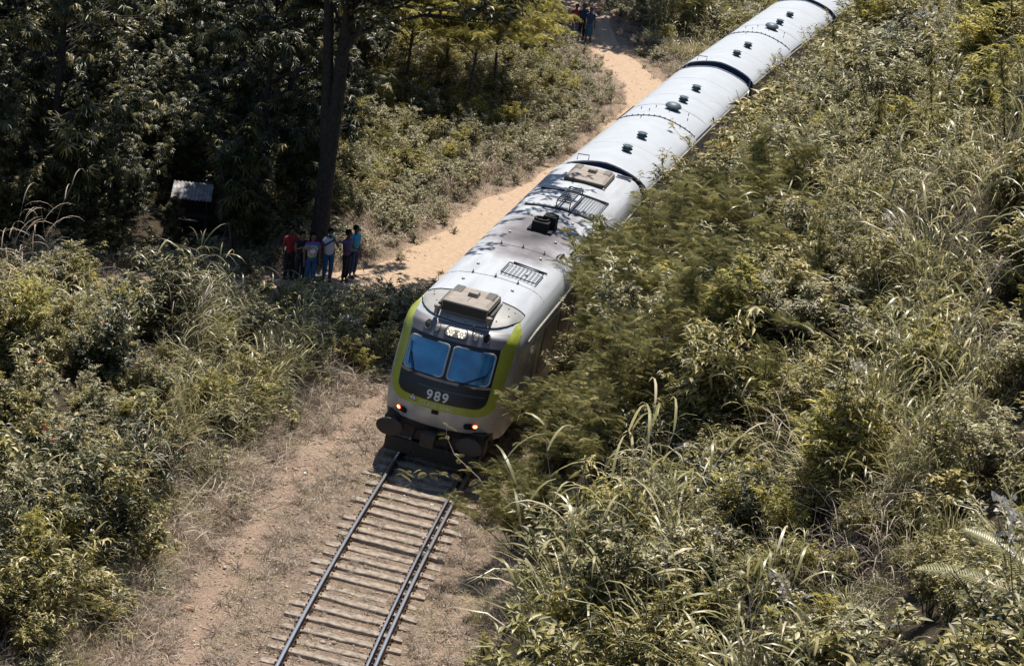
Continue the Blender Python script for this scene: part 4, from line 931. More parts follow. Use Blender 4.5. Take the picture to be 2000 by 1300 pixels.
px0, py0 = at(1345, 100); bare = np.exp(-(((x-px0)/1.0)**2+((y-py0)/1.6)**2)); kk = bare < .45; x, y, z, l, pdist, n1, verge, A = [a[kk] for a in (x, y, z, l, pdist, n1, verge, A)]
tallg = ((y > 112) & (x > 4)).astype(float)
kinds = pick_kinds(['goldweed', 'shrub', 'low', 'fine', 'drygrass', 'grass', 'flower', 'feather_s', 'weed'], [.22*(1-verge), .9*n1+.3-.9*verge, 1.0+0*x, .55+.8*verge, .25+1.5*verge, .15+2.5*tallg+.6*A, .15+0*x, .03*(1-verge), .35-.35*verge])
size = rng.uniform(.55, 1.05, len(x))*np.clip(.30+np.maximum(pdist-.9, 0)*.34, .3, 1.1)*(1+.5*tallg)
scatter('verge_undergrowth', np.stack([x, y, z-.04], 1), kinds, size, 'sunlit shrubs and dry grass between the sandy path and the forest', tilt=.15)
# forest floor growth
x, y = candidates(-34, -3, 68, 130, 1.5); pdist = path_dist(x, y); t = lateral(x, y)
k = (pdist > 1.0) & (x < -7.6+.035*(y-70)) & keep_view(x, y, hgt(x, y)+1, 120)
hx, hy = -10.25, 72.2
k |= (pdist > .7) & (y > 114) & (x < 7.5) & (x > -8) & keep_view(x, y, hgt(x, y)+1, 120)
k &= ~((abs(x-hx-(hy-y)*.12) < 1.5) & (y > 66) & (y < hy+1.2)); x, y = x[k], y[k]; z = hgt(x, y)
kinds = pick_kinds(['darkshrub', 'low', 'grass', 'undertree'], [1.2+0*x, .6+0*x, .3+0*x, .8+0*x])
scatter('forest_undergrowth', np.stack([x, y, z-.04], 1), kinds, rng.uniform(.55, 1.1, len(x)), 'dark undergrowth in the shade of the trees', tilt=.1)
# dry grass on the trackside ground
x, y = candidates(-9, 3, 36, 66, 44); t = lateral(x, y); l = -t
onpath = np.exp(-((t+2.75-.25*np.sin(y*.35))/.42)**2)*(y < 62); far = ss(l, 3.0, 3.9)
k = (t > -5.6) & (t < 3.2) & keep_view(x, y, 0*x, 80) & (rng.uniform(0, 1, len(x)) < np.clip(.85-.75*onpath-.25*(np.abs(t) < 1.5), 0, 1)) & ~((np.abs(np.abs(t)-.873) < .13)) & ~(np.abs(t-.72) < .1); x, y, t, l, far = x[k], y[k], t[k], l[k], far[k]; z = hgt(x, y)
kinds = pick_kinds(['stubble', 'litter', 'greenstubble'], [1+0*x, .35+.6*far, .15+.25*vnoise(x, y, 1.1)])
scatter('dry_grass', np.stack([x, y, z], 1), kinds, rng.uniform(.6, 1.3, len(x))*np.where(np.abs(t) < 1.4, .62, 1), 'short straw-coloured grass beside and between the rails', tilt=.1)
x, y = candidates(-9, -2, 36, 65, 13); t = lateral(x, y); l = -t; far = ss(l, 3.0, 4.1)*(1-ss(l, 5.2, 5.8))
k = (rng.uniform(0, 1, len(x)) < far) & keep_view(x, y, 0*x, 80); x, y = x[k], y[k]; z = hgt(x, y)
scatter('dead_grass_heaps', np.stack([x, y, z-.03], 1), pick_kinds(['tangle', 'drygrass', 'fine', 'low'], [1+0*x, .5+0*x, .16+0*x, .1+0*x]), rng.uniform(.4, 1.05, len(x))*(.5+.8*vnoise(x, y, 1.9, 2)), 'collapsed dead grass along the foot of the left bank', tilt=.2)
# sparse tufts right of the rails and grass at the path's edges
x, y = candidates(-14, 9, 60, 124, 24); pdist = path_dist(x, y); t = lateral(x, y)
k = (pdist > -.5) & (pdist < 2.4) & (t < -1.7) & (rng.uniform(0, 1, len(x)) < ss(pdist, -.75, .5)) & keep_view(x, y, 0*x, 40); x, y, pdist = x[k], y[k], pdist[k]; z = hgt(x, y)
scatter('path_edge_grass', np.stack([x, y, z], 1), pick_kinds(['stubble', 'greenstubble', 'low', 'litter', 'drygrass'], [.8+0*x, .7+0*x, .06+.14*(pdist > .5), .3+0*x, .12+.1*(pdist > .8)]), rng.uniform(.7, 1.6, len(x))*np.clip(.6+pdist*.5, .5, 1.2)*np.where(y > 95, .8, 1)*.9, 'short dry grass creeping over the edges of the sandy path', tilt=.1)

# ------------------------------------------------------------------ trees
def tree_meshes(seed, H, cz0, cz1, cr, ncl, lpc, ll, lw, tmpl, leafmat, tr, bark, clr=.9, flat=1.0, fork=False, droop=.3, shift=0.0):
    r = np.random.default_rng(seed); T = Plant(); C = Plant()
    lean = r.uniform(0, 6.3); P = stemline(r, (0, 0, -.2), lean, .05, H*.8, 9, .0, .02); T.tube(P, np.linspace(tr, tr*.35, 9), mi=0, n=9)
    if fork:
        Q = stemline(r, P[2], PI*.95, .10, H*.7, 7, 0, .02); T.tube(Q, np.linspace(tr*.7, tr*.25, 7), mi=0, n=8)
    pos = []; dr = []
    for c in range(ncl):
        u = r.uniform(0, 1); a = r.uniform(0, 2*PI); rr = cr*math.sqrt(r.uniform(.05, 1)); zc = cz0+(cz1-cz0)*u
        prof = math.sin(PI*min(max(u*.85+.15, 0), 1))**.5; c0 = np.array([rr*prof*math.cos(a), rr*prof*math.sin(a), zc])
        k = np.clip((zc-.25*(rr))/(H*.8)*8, 1.5, 7.5); i = int(k); q = P[i]+(P[min(i+1, 8)]-P[i])*(k-i); c0[:2] += q[:2]; c0[0] += shift
        mid = (q+c0)/2+np.array([0, 0, .12*rr]); L = np.array([q, (q+mid)/2+[0, 0, .05], mid, (mid+c0)/2, c0]); T.tube(L, np.linspace(tr*.18+.012, .010, 5), mi=0, n=4)
        # leafy twigs radiating from the end of the limb
        nt_ = 7; per = lpc//nt_
        for t_ in range(nt_):
            az = r.uniform(0, 6.3); TL = clr*r.uniform(.5, 1.1); B = stemline(r, c0, az, r.uniform(.5, 1.5), TL, 5, .6)
            B[:, 2] = c0[2]+(B[:, 2]-c0[2])*flat; T.tube(B, np.linspace(.012, .005, 5), mi=0, n=3)
            kk = r.uniform(.3, 4, per); ii = np.minimum(kk.astype(int), 3); pq = B[ii]+(B[ii+1]-B[ii])*(kk-ii)[:, None]; d = B[ii+1]-B[ii]; d /= np.linalg.norm(d, axis=1)[:, None]
            aa = np.arange(per)*2.4; pos.append(pq); dr.append(d*.6+np.stack([np.cos(aa), np.sin(aa), np.full(per, -droop)], 1)*.8+r.normal(0, .2, (per, 3)))
    pos = np.concatenate(pos); dr = np.concatenate(dr); N = len(pos); sc = r.uniform(.6, 1.15, N)
    C.leaves(pos, dr, ll*sc, lw*sc, tmpl, r.normal(0, .5, N), np.clip(.5+.28*r.normal(0, 1, N), 0, 1))
    tm = T.mesh('trunk', [M[bark]]); 
    return tm, C.mesh('crown', [M[leafmat]])
def place_tree(kind, name, meshes, x, y, rz, sc, label, group=None, cat='tree'):
    root = empty(name, (x, y, float(hgt(x, y))), (0, 0, rz)); root.scale = (sc, sc, sc); tag(root, label, cat, group)
    meshobj('trunk', meshes[0], root); meshobj('crown', meshes[1], root); return root
def where(x, y, z=1.5):
    """words for a place, from the ground it stands on"""
    return
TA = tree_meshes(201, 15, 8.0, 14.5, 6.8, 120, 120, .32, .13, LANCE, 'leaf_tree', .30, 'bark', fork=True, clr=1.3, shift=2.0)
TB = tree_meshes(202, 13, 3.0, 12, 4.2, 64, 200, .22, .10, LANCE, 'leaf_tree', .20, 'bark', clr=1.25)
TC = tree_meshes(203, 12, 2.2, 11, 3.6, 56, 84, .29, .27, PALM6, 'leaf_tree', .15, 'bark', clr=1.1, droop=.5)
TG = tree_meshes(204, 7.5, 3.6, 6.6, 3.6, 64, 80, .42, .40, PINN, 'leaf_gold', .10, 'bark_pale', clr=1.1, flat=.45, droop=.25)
tx, ty = -6.15, 70.4
place_tree(0, 'forest_tree', TA, tx, ty, 0, 1.0, 'tall dark tree with a thick forked trunk, right beside the standing people')
FT = [(-8.4, 73.4, TC, 'drooping-leaved tree just left of the forked tree, right of the stall'),
 (-14.5, 70.8, TC, 'drooping-leaved tree at the left, above the bend of the shaded path'),
 (-18.8, 72.0, TB, 'dark leafy tree near the left edge, its trunk behind the bushy bank'),
 (-23.0, 73.5, TC, 'drooping-leaved tree at the far left edge of the forest front'),
 (-8.2, 76.8, TC, 'drooping-leaved tree behind the forked tree, second row of the forest'),
 (-15.8, 78.0, TB, 'dark leafy tree standing left of the pale-roofed stall'),
 (-20.5, 80.5, TC, 'drooping-leaved tree in the second forest row, well left of the stall'),
 (-9.4, 84.5, TB, 'dark leafy tree in the forest edge behind the shrubs, left of the path'),
 (-13.0, 91.5, TC, 'drooping-leaved tree straight behind the stall, fourth row'),
 (-16.6, 86.8, TB, 'dark leafy tree directly behind the stall on its left'),
 (-20.5, 90.5, TC, 'drooping-leaved tree deep in the forest at upper left'),
 (-11.0, 101.5, TB, 'dark leafy tree behind the golden feathery trees, on their left'),
 (-14.8, 99.5, TC, 'drooping-leaved tree deep in the forest, top edge left of centre'),
 (-21.5, 101.5, TB, 'dark leafy tree at the top left corner, farthest back'),
 (-3.6, 114.0, TB, 'dark leafy tree behind the golden feathery trees, nearest the path'),
 (-9.6, 110.5, TC, 'drooping-leaved tree at the top edge, behind the golden trees'),
 (-.3, 119.2, TB, 'dark tree on the left of the shaded gap where the path leaves the photo'),
 (4.6, 119.5, TC, 'dark tree on the right of the shaded gap where the path leaves the photo'),
 (2.2, 125.5, TB, 'dark tree closing the shaded gap behind the far walkers'),
 (-6.0, 124.0, TB, 'dark tree far back at the top edge, left of the shaded gap'),
 (-26.5, 84.0, TB, 'dark leafy tree at the left border, second row')]
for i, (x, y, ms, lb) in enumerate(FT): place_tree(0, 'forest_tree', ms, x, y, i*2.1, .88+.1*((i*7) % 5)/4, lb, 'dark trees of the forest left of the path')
for i, (x, y, sc, lb) in enumerate([(-8.0, 92.5, .80, 'golden-green feathery tree at the forest edge, leftmost of the five'), (-5.4, 94.5, .82, 'golden-green feathery tree second from the left, above the shrubs'), (-2.9, 93.5, .80, 'golden-green feathery tree in the middle of the five, leaning over the shrubs'), (-1.9, 97.0, .78, 'golden-green feathery tree reaching out nearest to the bend of the path'), (-4.0, 99.5, .85, 'golden-green feathery tree behind the other four, at the top edge')]):
    place_tree(1, 'feathery_tree', TG, x, y, i*1.7, sc, lb, 'feathery trees at the forest edge')
# young trees under the forest's edge
for i, (x, y, lb) in enumerate([(-8.6, 69.6, 'young tree with hanging leaves left of the person in red'), (-13.2, 69.0, 'young tree with hanging leaves over the shaded path, below the stall'), (-16.4, 68.0, 'young tree with hanging leaves above the left bank, in half shade'), (-19.8, 69.4, 'young tree with sunlit hanging leaves close to the left edge'), (-7.2, 73.4, 'young tree with hanging leaves just behind the forked trunk'), (-10.55, 70.3, 'small young tree in front of the open stall'), (-15.6, 73.6, 'young tree with hanging leaves in front of the leafy tree left of the stall')]):
    r_ = empty('young_tree', (x, y, float(hgt(x, y))), (0, 0, i*1.3)); r_.scale = (.42, .42, .42) if 'small' in lb else (1.1, 1.1, 1.15); tag(r_, lb, 'young tree', 'young trees at the forest front')
    if i == 0: YF, YS = shrub(260, H=4.0, nstem=4, spread=.16, nbranch=16, lpb=9, ll=.28, lw=.28, leafmat='leaf_tree', tmpl=PALM6, droop=.4, curl=.3, stemr=.03, split=True)
    meshobj('foliage', YF, r_); meshobj('stems', YS, r_)

# ------------------------------------------------------------------ single shrubs, grasses and palms that stand out
def single(name, meshes, px, py, z0, sc, label, cat, group=None, rz=None, loc=None, lean=(0, 0)):
    if loc is None:
        x, y = px, py
    else: x, y = loc
    root = empty(name, (x, y, float(hgt(x, y))-.05), (lean[0], lean[1], rng.uniform(0, 6.28) if rz is None else rz)); root.scale = (sc, sc, sc); tag(root, label, cat, group)
    for nm, me in meshes:
        o = meshobj(nm, me, root)
        if nm == 'flowers': o['kind'] = 'stuff'
    return root
def tl(t, y):
    h_ = np.interp(y, LY, LH); return float(np.interp(y, LY, LX)+t/np.cos(h_)), y
def sp(*a, **k): f, s_ = shrub(*a, split=True, **k); return [('foliage', f), ('stems', s_)]
FB = [sp(301, H=3.6, nstem=11, spread=.38, nbranch=17, lpb=11, ll=.34, lw=.34, leafmat='leaf_feather', tmpl=PINN, droop=.02, curl=.45, stemr=.022), sp(302, H=3.4, nstem=10, spread=.42, nbranch=17, lpb=11, ll=.32, lw=.32, leafmat='leaf_feather', tmpl=PINN, droop=.0, curl=.5, stemr=.02)]
for i, (t, y, sc, lb) in enumerate([
 (3.35, 55.0, .68, 'feathery-leaved bush hiding the lower right corner of the cab'), (4.9, 54.4, .9, 'feathery-leaved bush just behind the one at the cab corner'), (2.8, 51.9, .60, 'feathery-leaved bush hanging over the right rail in the shadow of the cab'), (5.9, 49.6, .85, 'feathery-leaved bush in the second row, down the slope from the cab'), (4.6, 47.4, .75, 'feathery-leaved bush in the second row nearest the bottom edge'), (3.0, 57.6, .9, 'feathery-leaved bush leaning on the right side of the cab'), (3.05, 60.8, .95, 'feathery-leaved bush against the power car below its ladder rack'),
 (3.4, 64.0, .84, 'feathery-leaved bush against the power car beside its exhaust'), (4.9, 56.8, 1.05, 'feathery-leaved bush in the second row, up the slope from the cab'), (4.9, 61.6, .92, 'feathery-leaved bush in the second row, beside the power car'),
 (2.9, 50.8, .74, 'low feathery-leaved bush just ahead of the cab, right of the rails'), (6.6, 58.8, .95, 'feathery-leaved bush highest on the slope above the cab'), (5.2, 52.6, .85, 'feathery-leaved bush in deep shade below and right of the cab'), (2.75, 48.6, .56, 'smallest feathery-leaved bush, drooping towards the check rail'), (3.6, 46.6, .6, 'feathery-leaved bush nearest the bottom edge, right of the rails'), (4.4, 49.4, .85, 'feathery-leaved bush behind the smallest one, on the rise')]):
    x, y = tl(t, y); single('feathery_bush', FB[i % 2], x, y, 0, sc, lb, 'bush', 'feathery-leaved bushes crowding the right side of the train', lean=(0, -.04))
LB = [sp(311, H=2.2, nstem=16, spread=.32, nbranch=13, lpb=12, ll=.13, lw=.034, leafmat='leaf_olive', droop=.5, curl=.3, stemr=.012), sp(312, H=2.0, nstem=15, spread=.4, nbranch=13, lpb=13, ll=.11, lw=.038, leafmat='leaf_grey', droop=.35, curl=.4, stemr=.012)]
for i, (t, y, sc, lb) in enumerate([
 (2.75, 56.9, .85, 'leafy bush against the cab side, lowest of the bushes along the train'), (2.85, 59.2, 1.15, 'leafy bush wedged between two feathery ones beside the cab door'), (2.9, 65.6, 1.15, 'leafy bush below the raised cage of the power car'), (3.0, 67.6, 1.2, 'leafy bush against the rear of the power car'), (3.0, 70.6, 1.45, 'leafy bush at the joint between power car and first carriage'), (3.0, 74.5, 1.3, 'leafy bush beside the front of the first carriage'), (3.1, 79.0, 1.3, 'leafy bush beside the first round vents of the first carriage'), (3.2, 84.0, 1.25, 'leafy bush beside the roof hatch of the first carriage'),
 (3.2, 89.5, 1.3, 'leafy bush beside the rear of the first carriage'), (3.2, 95.0, 1.3, 'leafy bush at the front of the second carriage'), (3.3, 101.0, 1.3, 'leafy bush beside the middle of the second carriage'), (3.3, 107.0, 1.3, 'leafy bush beside the rear of the second carriage'), (3.4, 114.0, 1.2, 'leafy bush beside the third carriage, at the top of the photo'),
 (5.0, 66.4, 1.3, 'leafy bush in the second row above the rear of the power car'), (5.2, 72.0, 1.3, 'leafy bush in the second row above the first carriage front'), (5.6, 78.0, 1.25, 'leafy bush in the second row above the first carriage'), (5.4, 86.0, 1.2, 'leafy bush in the second row above the first carriage rear'), (5.6, 94.0, 1.2, 'leafy bush in the second row above the second carriage')]):
    x, y = tl(t, y); single('leafy_bush', LB[i % 2], x, y, 0, sc, lb, 'bush', 'leafy bushes hiding the lower right side of the carriages', lean=(0, -.08))
# slender saplings on the open slope: bare dark stems with leaves near the top
def sapling(seed, H, n, spread=.2):
    r = np.random.default_rng(seed); S_ = Plant(); F_ = Plant(); pos = []; dr = []
    for i in range(n):
        P = stemline(r, (r.normal(0, .04), r.normal(0, .04), -.1), i*2*PI/n+.3, spread*r.uniform(.7, 1.3), H*r.uniform(.8, 1.05), 10, .1); S_.tube(P, np.linspace(.03, .007, 10), mi=0, n=5, rnd=.2)
        for b in range(17):
            k = r.uniform(3.8, 8.9); i0 = int(k); q = P[i0]+(P[i0+1]-P[i0])*(k-i0); B = stemline(r, q, r.uniform(0, 6.3), r.uniform(.3, .9), H*.13*r.uniform(.6, 1.2), 5, .2); S_.tube(B, np.linspace(.009, .004, 5), mi=0, rnd=.3)
            m = 15; kk = r.uniform(.2, 4, m); ii = np.minimum(kk.astype(int), 3); pos.append(B[ii]+(B[ii+1]-B[ii])*(kk-ii)[:, None]); a = np.arange(m)*2.4; dr.append(np.stack([np.cos(a)*.6, np.sin(a)*.6, np.full(m, -.65)], 1)+r.normal(0, .15, (m, 3)))
    pos = np.concatenate(pos); N = len(pos); F_.leaves(pos, np.concatenate(dr), .15*r.uniform(.6, 1.2, N), .042*r.uniform(.7, 1.2, N), LANCE, r.normal(0, .5, N), np.clip(r.normal(.45, .25, N), 0, 1))
    return [('foliage', F_.mesh('foliage', [M['leaf_olive']])), ('stems', S_.mesh('stems', [M['stem']]))]
def hill_at(px, py, up=0.0):
    """where the sight line through a spot of the photograph meets the slope"""
    a = np.array(at(px, py, 0)); zt = CAM_H
    for k in np.linspace(.35, 1.0, 400):
        x, y = a*k; z = CAM_H*(1-k)
        if z < hgt(x, y)+up: return float(x), float(y)
    return float(a[0]), float(a[1])
for i, (px, py, H, n, lb) in enumerate([(1815, 305, 3.3, 2, 'forked sapling with two bare dark stems on the open slope at upper right'), (1712, 330, 2.3, 2, 'thinner sapling just left of the forked one on the upper slope'), (1590, 560, 2.2, 1, 'single-stemmed sapling in the middle of the slope, leaning'), (1545, 400, 2.4, 3, 'bushy dark sapling halfway between the carriages and the forked sapling'), (1960, 330, 2.6, 3, 'dense dark sapling at the right edge of the photo'), (1480, 205, 2.6, 3, 'twiggy sapling beside the joint of the first and second carriages'), (1640, 190, 2.8, 3, 'twiggy sapling below the third carriage near the top edge'), (1880, 130, 3.0, 3, 'tall twiggy sapling in the top right corner'), (1745, 110, 2.6, 2, 'thin sapling left of the tall one at the top right'), (1420, 470, 2.0, 3, 'low bushy sapling on the slope beside the power car roof')]):
    x, y = hill_at(px, py); single('sapling', sapling(320+i, H, n), x, y, 0, 1, lb, 'sapling', 'slender saplings on the slope')
# broad-leaved rosette plant
def rosette(seed, n=15, L=.42, w=.13):
    r = np.random.default_rng(seed); p = Plant(); az = np.arange(n)*2.4; el = np.linspace(1.25, .25, n); b = np.zeros((n, 3)); b[:, 2] = np.linspace(.9, .55, n)
    p.blades(b, az, el, L*r.uniform(.8, 1.1, n), np.full(n, w), r.uniform(.7, 1.3, n), np.clip(r.normal(.7, .2, n), 0, 1), seg=6)
    s_ = Plant(); s_.tube(stemline(r, (0, 0, 0), 0, .05, .9, 5), .02, mi=0, n=5); return [('foliage', p.mesh('foliage', [M['leaf_grey']])), ('stems', s_.mesh('stems', [M['stem']]))]
x, y = hill_at(1545, 262); single('broadleaf_plant', rosette(330), x, y, 0, 1.15, 'broad-leaved plant with a star of long pale leaves, beside the second carriage front', 'plant')
x, y = hill_at(1500, 300); single('broadleaf_plant', rosette(331, 12), x, y, 0, .85, 'smaller broad-leaved plant just below the star-shaped one', 'plant')
# tall clumps of grass
GC = [[('blades', grass(340+i, n=210, H=1.45, w=.022, bend=1.6, elm=1.22, spread=.3, culms=7))] for i in range(3)]
for i, (px, py, sc, lb) in enumerate([(1790, 660, 1.0, 'tall bright grass clump on the slope at right, halfway up the photo'), (1730, 800, .95, 'tall grass clump just below the bright one on the right slope'), (1880, 760, 1.0, 'tall grass clump nearest the right edge, halfway up'), (1690, 950, .95, 'tall stiff grass clump above the withered grass heap'), (1580, 1000, .85, 'tall grass clump left of the withered grass heap'), (1840, 960, .9, 'tall grass clump above the palm leaves'), (1700, 420, .9, 'spiky grass clump at the foot of the forked sapling'), (1850, 400, .9, 'spiky grass clump right of the forked sapling'), (1160, 1260, .75, 'grass clump at the bottom edge, nearest the track'), (1330, 1150, .7, 'grass clump low on the slope in the bottom middle'), (1140, 1090, .5, 'grass clump under the feathery bushes near the rails'), (1510, 1180, .8, 'arching grass clump at the bottom, right of centre'), (1450, 1040, .75, 'arching grass clump in the dip above the bottom middle')]):
    x, y = hill_at(px, py); single('grass_clump', GC[i % 3], x, y, 0, sc, lb, 'grass clump', 'tall grass clumps on the right slope')
for i, (t, y, sc, lb) in enumerate([(-5.2, 61.0, .85, 'arching grass clump at the far end of the left bank, near the train'), (-4.9, 59.2, .8, 'arching grass clump second from the far end of the left bank'), (-5.1, 57.4, .95, 'arching grass clump third from the far end of the left bank'), (-5.0, 55.4, .95, 'arching grass clump overhanging the dead grass halfway along the left bank'), (-5.4, 53.6, 1.0, 'largest arching grass clump at the bulge of the left bank'), (-5.5, 51.6, .85, 'arching grass clump right below the largest one on the left bank'), (-5.7, 49.4, .7, 'arching grass clump in shade at the middle of the left bank'), (-5.6, 46.6, .75, 'arching grass clump above the lower dead grass heap'), (-5.5, 44.4, .8, 'arching grass clump low on the left bank'), (-5.4, 42.4, .8, 'arching grass clump at the bottom left, nearest the footpath'), (-6.6, 56.6, .9, 'arching grass clump behind the bulge of the left bank'), (-6.8, 59.4, .85, 'arching grass clump on top of the bank, below the people'), (-7.2, 43.4, .8, 'arching grass clump in the bottom left corner')]):
    x, y = tl(t, y); single('grass_clump', GC[i % 3], x, y, 0, sc*1.22, lb, 'grass clump', 'arching grass clumps along the left bank', lean=(0, .12))
for i, (px, py, sc, lb) in enumerate([(1290, 60, 1.25, 'big arching grass clump right of the far end of the path'), (1380, 50, 1.2, 'arching grass clump between the path and the second carriage'), (1450, 70, 1.0, 'arching grass clump closest to the second carriage roof')]):
    x, y = at(px, py+20); single('grass_clump', GC[i % 3], x, y, 0, sc, lb, 'grass clump', 'grass clumps on the far bank')
# shrub with orange flowers on the left bank, white-flowering weeds on the slope
OF = sp(350, H=1.5, nstem=14, spread=.35, nbranch=11, lpb=12, ll=.10, lw=.045, leafmat='leaf_grey', stemr=.01)
def blooms(seed, n, R, z0, z1, mat, fs):
    r = np.random.default_rng(seed); p = Plant()
    for k in range(n):
        c = np.array([r.normal(0, R), r.normal(0, R), r.uniform(z0, z1)]); m = 10; p.leaves(c+r.normal(0, fs*.8, (m, 3))*[1, 1, .5], r.normal(0, 1, (m, 3))+[0, -.4, .5], np.full(m, fs*1.2), np.full(m, fs), LANCE, r.uniform(0, 3, m), r.uniform(0, 1, m), 0)
    return p.mesh('flowers', [M[mat]])
for i, (px, py, lb) in enumerate([(205, 655, 'shrub with a cluster of orange flowers on the left bank'), (50, 735, 'shrub with two orange blooms at the left edge of the photo'), (110, 855, 'shrub with a few orange blooms lower on the left bank')]):
    x, y = hill_left = None, None
    a = np.array(at(px, py, 0)); 
    for k in np.linspace(.5, 1, 300):
        x, y = a*k
        if CAM_H*(1-k) < hgt(x, y)+1.0: break
    single('flowering_shrub', OF+[('flowers', blooms(360+i, (5, 2, 3)[i], .22, 1.0, 1.4, 'petal_orange', .05))], float(x), float(y), 0, 1, lb, 'shrub', 'orange-flowered shrubs')
for i, (px, py, lb) in enumerate([(1430, 345, 'white-flowered weed beside the first carriage roof seam'), (1300, 690, 'white-flowered weed right of the cab among the feathery bushes'), (1350, 720, 'pinkish-white flowered weed in the middle of the slope'), (1590, 760, 'pale-flowered weed at the edge of the dark hollow'), (1180, 900, 'white-flowered weed on the lower slope right of the buffers'), (1560, 1250, 'white-flowered weed at the bottom edge, right of centre'), (1400, 1070, 'white-flowered weed in the dip above the bottom edge')]):
    x, y = hill_at(px, py, .9); single('flowering_weed', OF+[('flowers', blooms(370+i, 9, .16, 1.25, 1.45, 'petal_white', .04))], x, y, 0, .9, lb, 'weed', 'white-flowered weeds on the slope')
# palms at the lower right
def palm(seed, fronds):
    r = np.random.default_rng(seed); out = []
    for az, el, L in fronds:
        p = Plant(); n = 16; u = np.linspace(0, 1, n); a = el; P = [np.array([0, 0, .3])]
        for k in range(n-1):
            P.append(P[-1]+np.array([math.cos(az)*math.cos(a), math.sin(az)*math.cos(a), math.sin(a)])*L/(n-1)); a -= .055
        P = np.array(P); p.tube(P, np.linspace(.022, .006, n), mi=1, n=4, rnd=.8)
        m = 52; kk = np.linspace(2.5, n-1.02, m); ii = kk.astype(int); Q = P[ii]+(P[np.minimum(ii+1, n-1)]-P[ii])*(kk-ii)[:, None]; D = np.gradient(P, axis=0)[ii]; D /= np.linalg.norm(D, axis=1)[:, None]
        sd_ = np.cross(D, [0, 0, 1]); sd_ /= np.linalg.norm(sd_, axis=1)[:, None]; lf = .42*np.sin(PI*np.clip(np.linspace(.18, .97, m), 0, 1))**.6
        for s_ in (-1, 1):
            dd = sd_*s_*.85+D*.55; az2 = np.arctan2(dd[:, 1], dd[:, 0]); p.blades(Q, az2, np.full(m, .35), lf, np.full(m, .026), np.full(m, 1.1), np.clip(r.normal(.6, .15, m), 0, 1), seg=4)
        out.append(('frond', p.mesh('frond', [M['blade_green'], M['twig_pale']])))
    return out
x, y = hill_at(2110, 1290); x2, y2 = hill_at(2090, 1345)
single('palm', palm(380, [(2.75, .55, 2.5), (2.35, .75, 2.4), (3.3, .35, 2.0), (1.6, .9, 2.3), (.4, .7, 2.2), (5.2, .6, 2.1)]), x, y, 0, 1, 'palm reaching its long ribbed fronds in from the lower right edge', 'palm', rz=0)
single('palm', palm(381, [(3.1, .25, 1.9), (2.6, .4, 1.7), (3.7, .3, 1.6), (1.2, .7, 1.8)]), x2-.15, y2-.9, 0, .9, 'lower palm with a pale frond stretching left at the bottom right corner', 'palm', rz=0)
# withered heaps on the slope
WH = [[('stalks', tangle(390+i, n=260, R=.9, H=.7))] for i in range(2)]
for i, (px, py, lb) in enumerate([(1640, 1130, 'withered pinkish grass heap at the lower right'), (1690, 1060, 'upper part of the withered grass, hanging over the hollow'), (1880, 470, 'pale bundle of dead stalks at the right edge, upper half'), (1950, 440, 'bundle of dead stalks touching the right edge'), (1700, 620, 'reddish withered grass in the middle of the right slope'), (1780, 1000, 'withered grass heap below the stiff grass clump')]):
    x, y = hill_at(px, py); single('withered_grass', WH[i % 2], x, y, 0, .8, lb, 'dead grass', 'withered heaps on the slope')
# twig crossing in front of the buffers
def twig(P, nl, mat='leaf_feather', L=.28, tmpl=PINN, sd=1):
    r = np.random.default_rng(sd); S_ = Plant(); F_ = Plant(); P = np.array(P, float); S_.tube(P, np.linspace(.016, .005, len(P)), mi=0, n=4, rnd=.9)
    kk = r.uniform(.5, len(P)-1.01, nl); ii = kk.astype(int); q = P[ii]+(P[ii+1]-P[ii])*(kk-ii)[:, None]; a = r.uniform(0, 6.3, nl); F_.leaves(q, np.stack([np.cos(a), np.sin(a), r.uniform(-.2, .4, nl)], 1), L*r.uniform(.6, 1.1, nl), L*r.uniform(.6, 1, nl), tmpl, r.normal(0, .4, nl), r.uniform(.2, .9, nl))
    return [('foliage', F_.mesh('foliage', [M[mat]])), ('stems', S_.mesh('stems', [M['twig_pale']]))]
b0 = Vector((*tl(2.5, 49.5), 0)); 
o = single('thin_shrub', twig([(0, 0, 0), (-.3, .1, .7), (-.8, .3, 1.3), (-1.4, .5, 1.7), (-1.62, .65, 2.05), (-1.66, .7, 2.35)], 20)+[('side_twig', twig([(-.8, .3, 1.3), (-1.5, .2, 1.35), (-2.3, .1, 1.3), (-2.9, 0, 1.15)], 20, sd=2)[0][1])], b0.x, b0.y, 0, 1, 'thin pale twig with sparse leaves reaching across the front of the cab', 'shrub', rz=0)

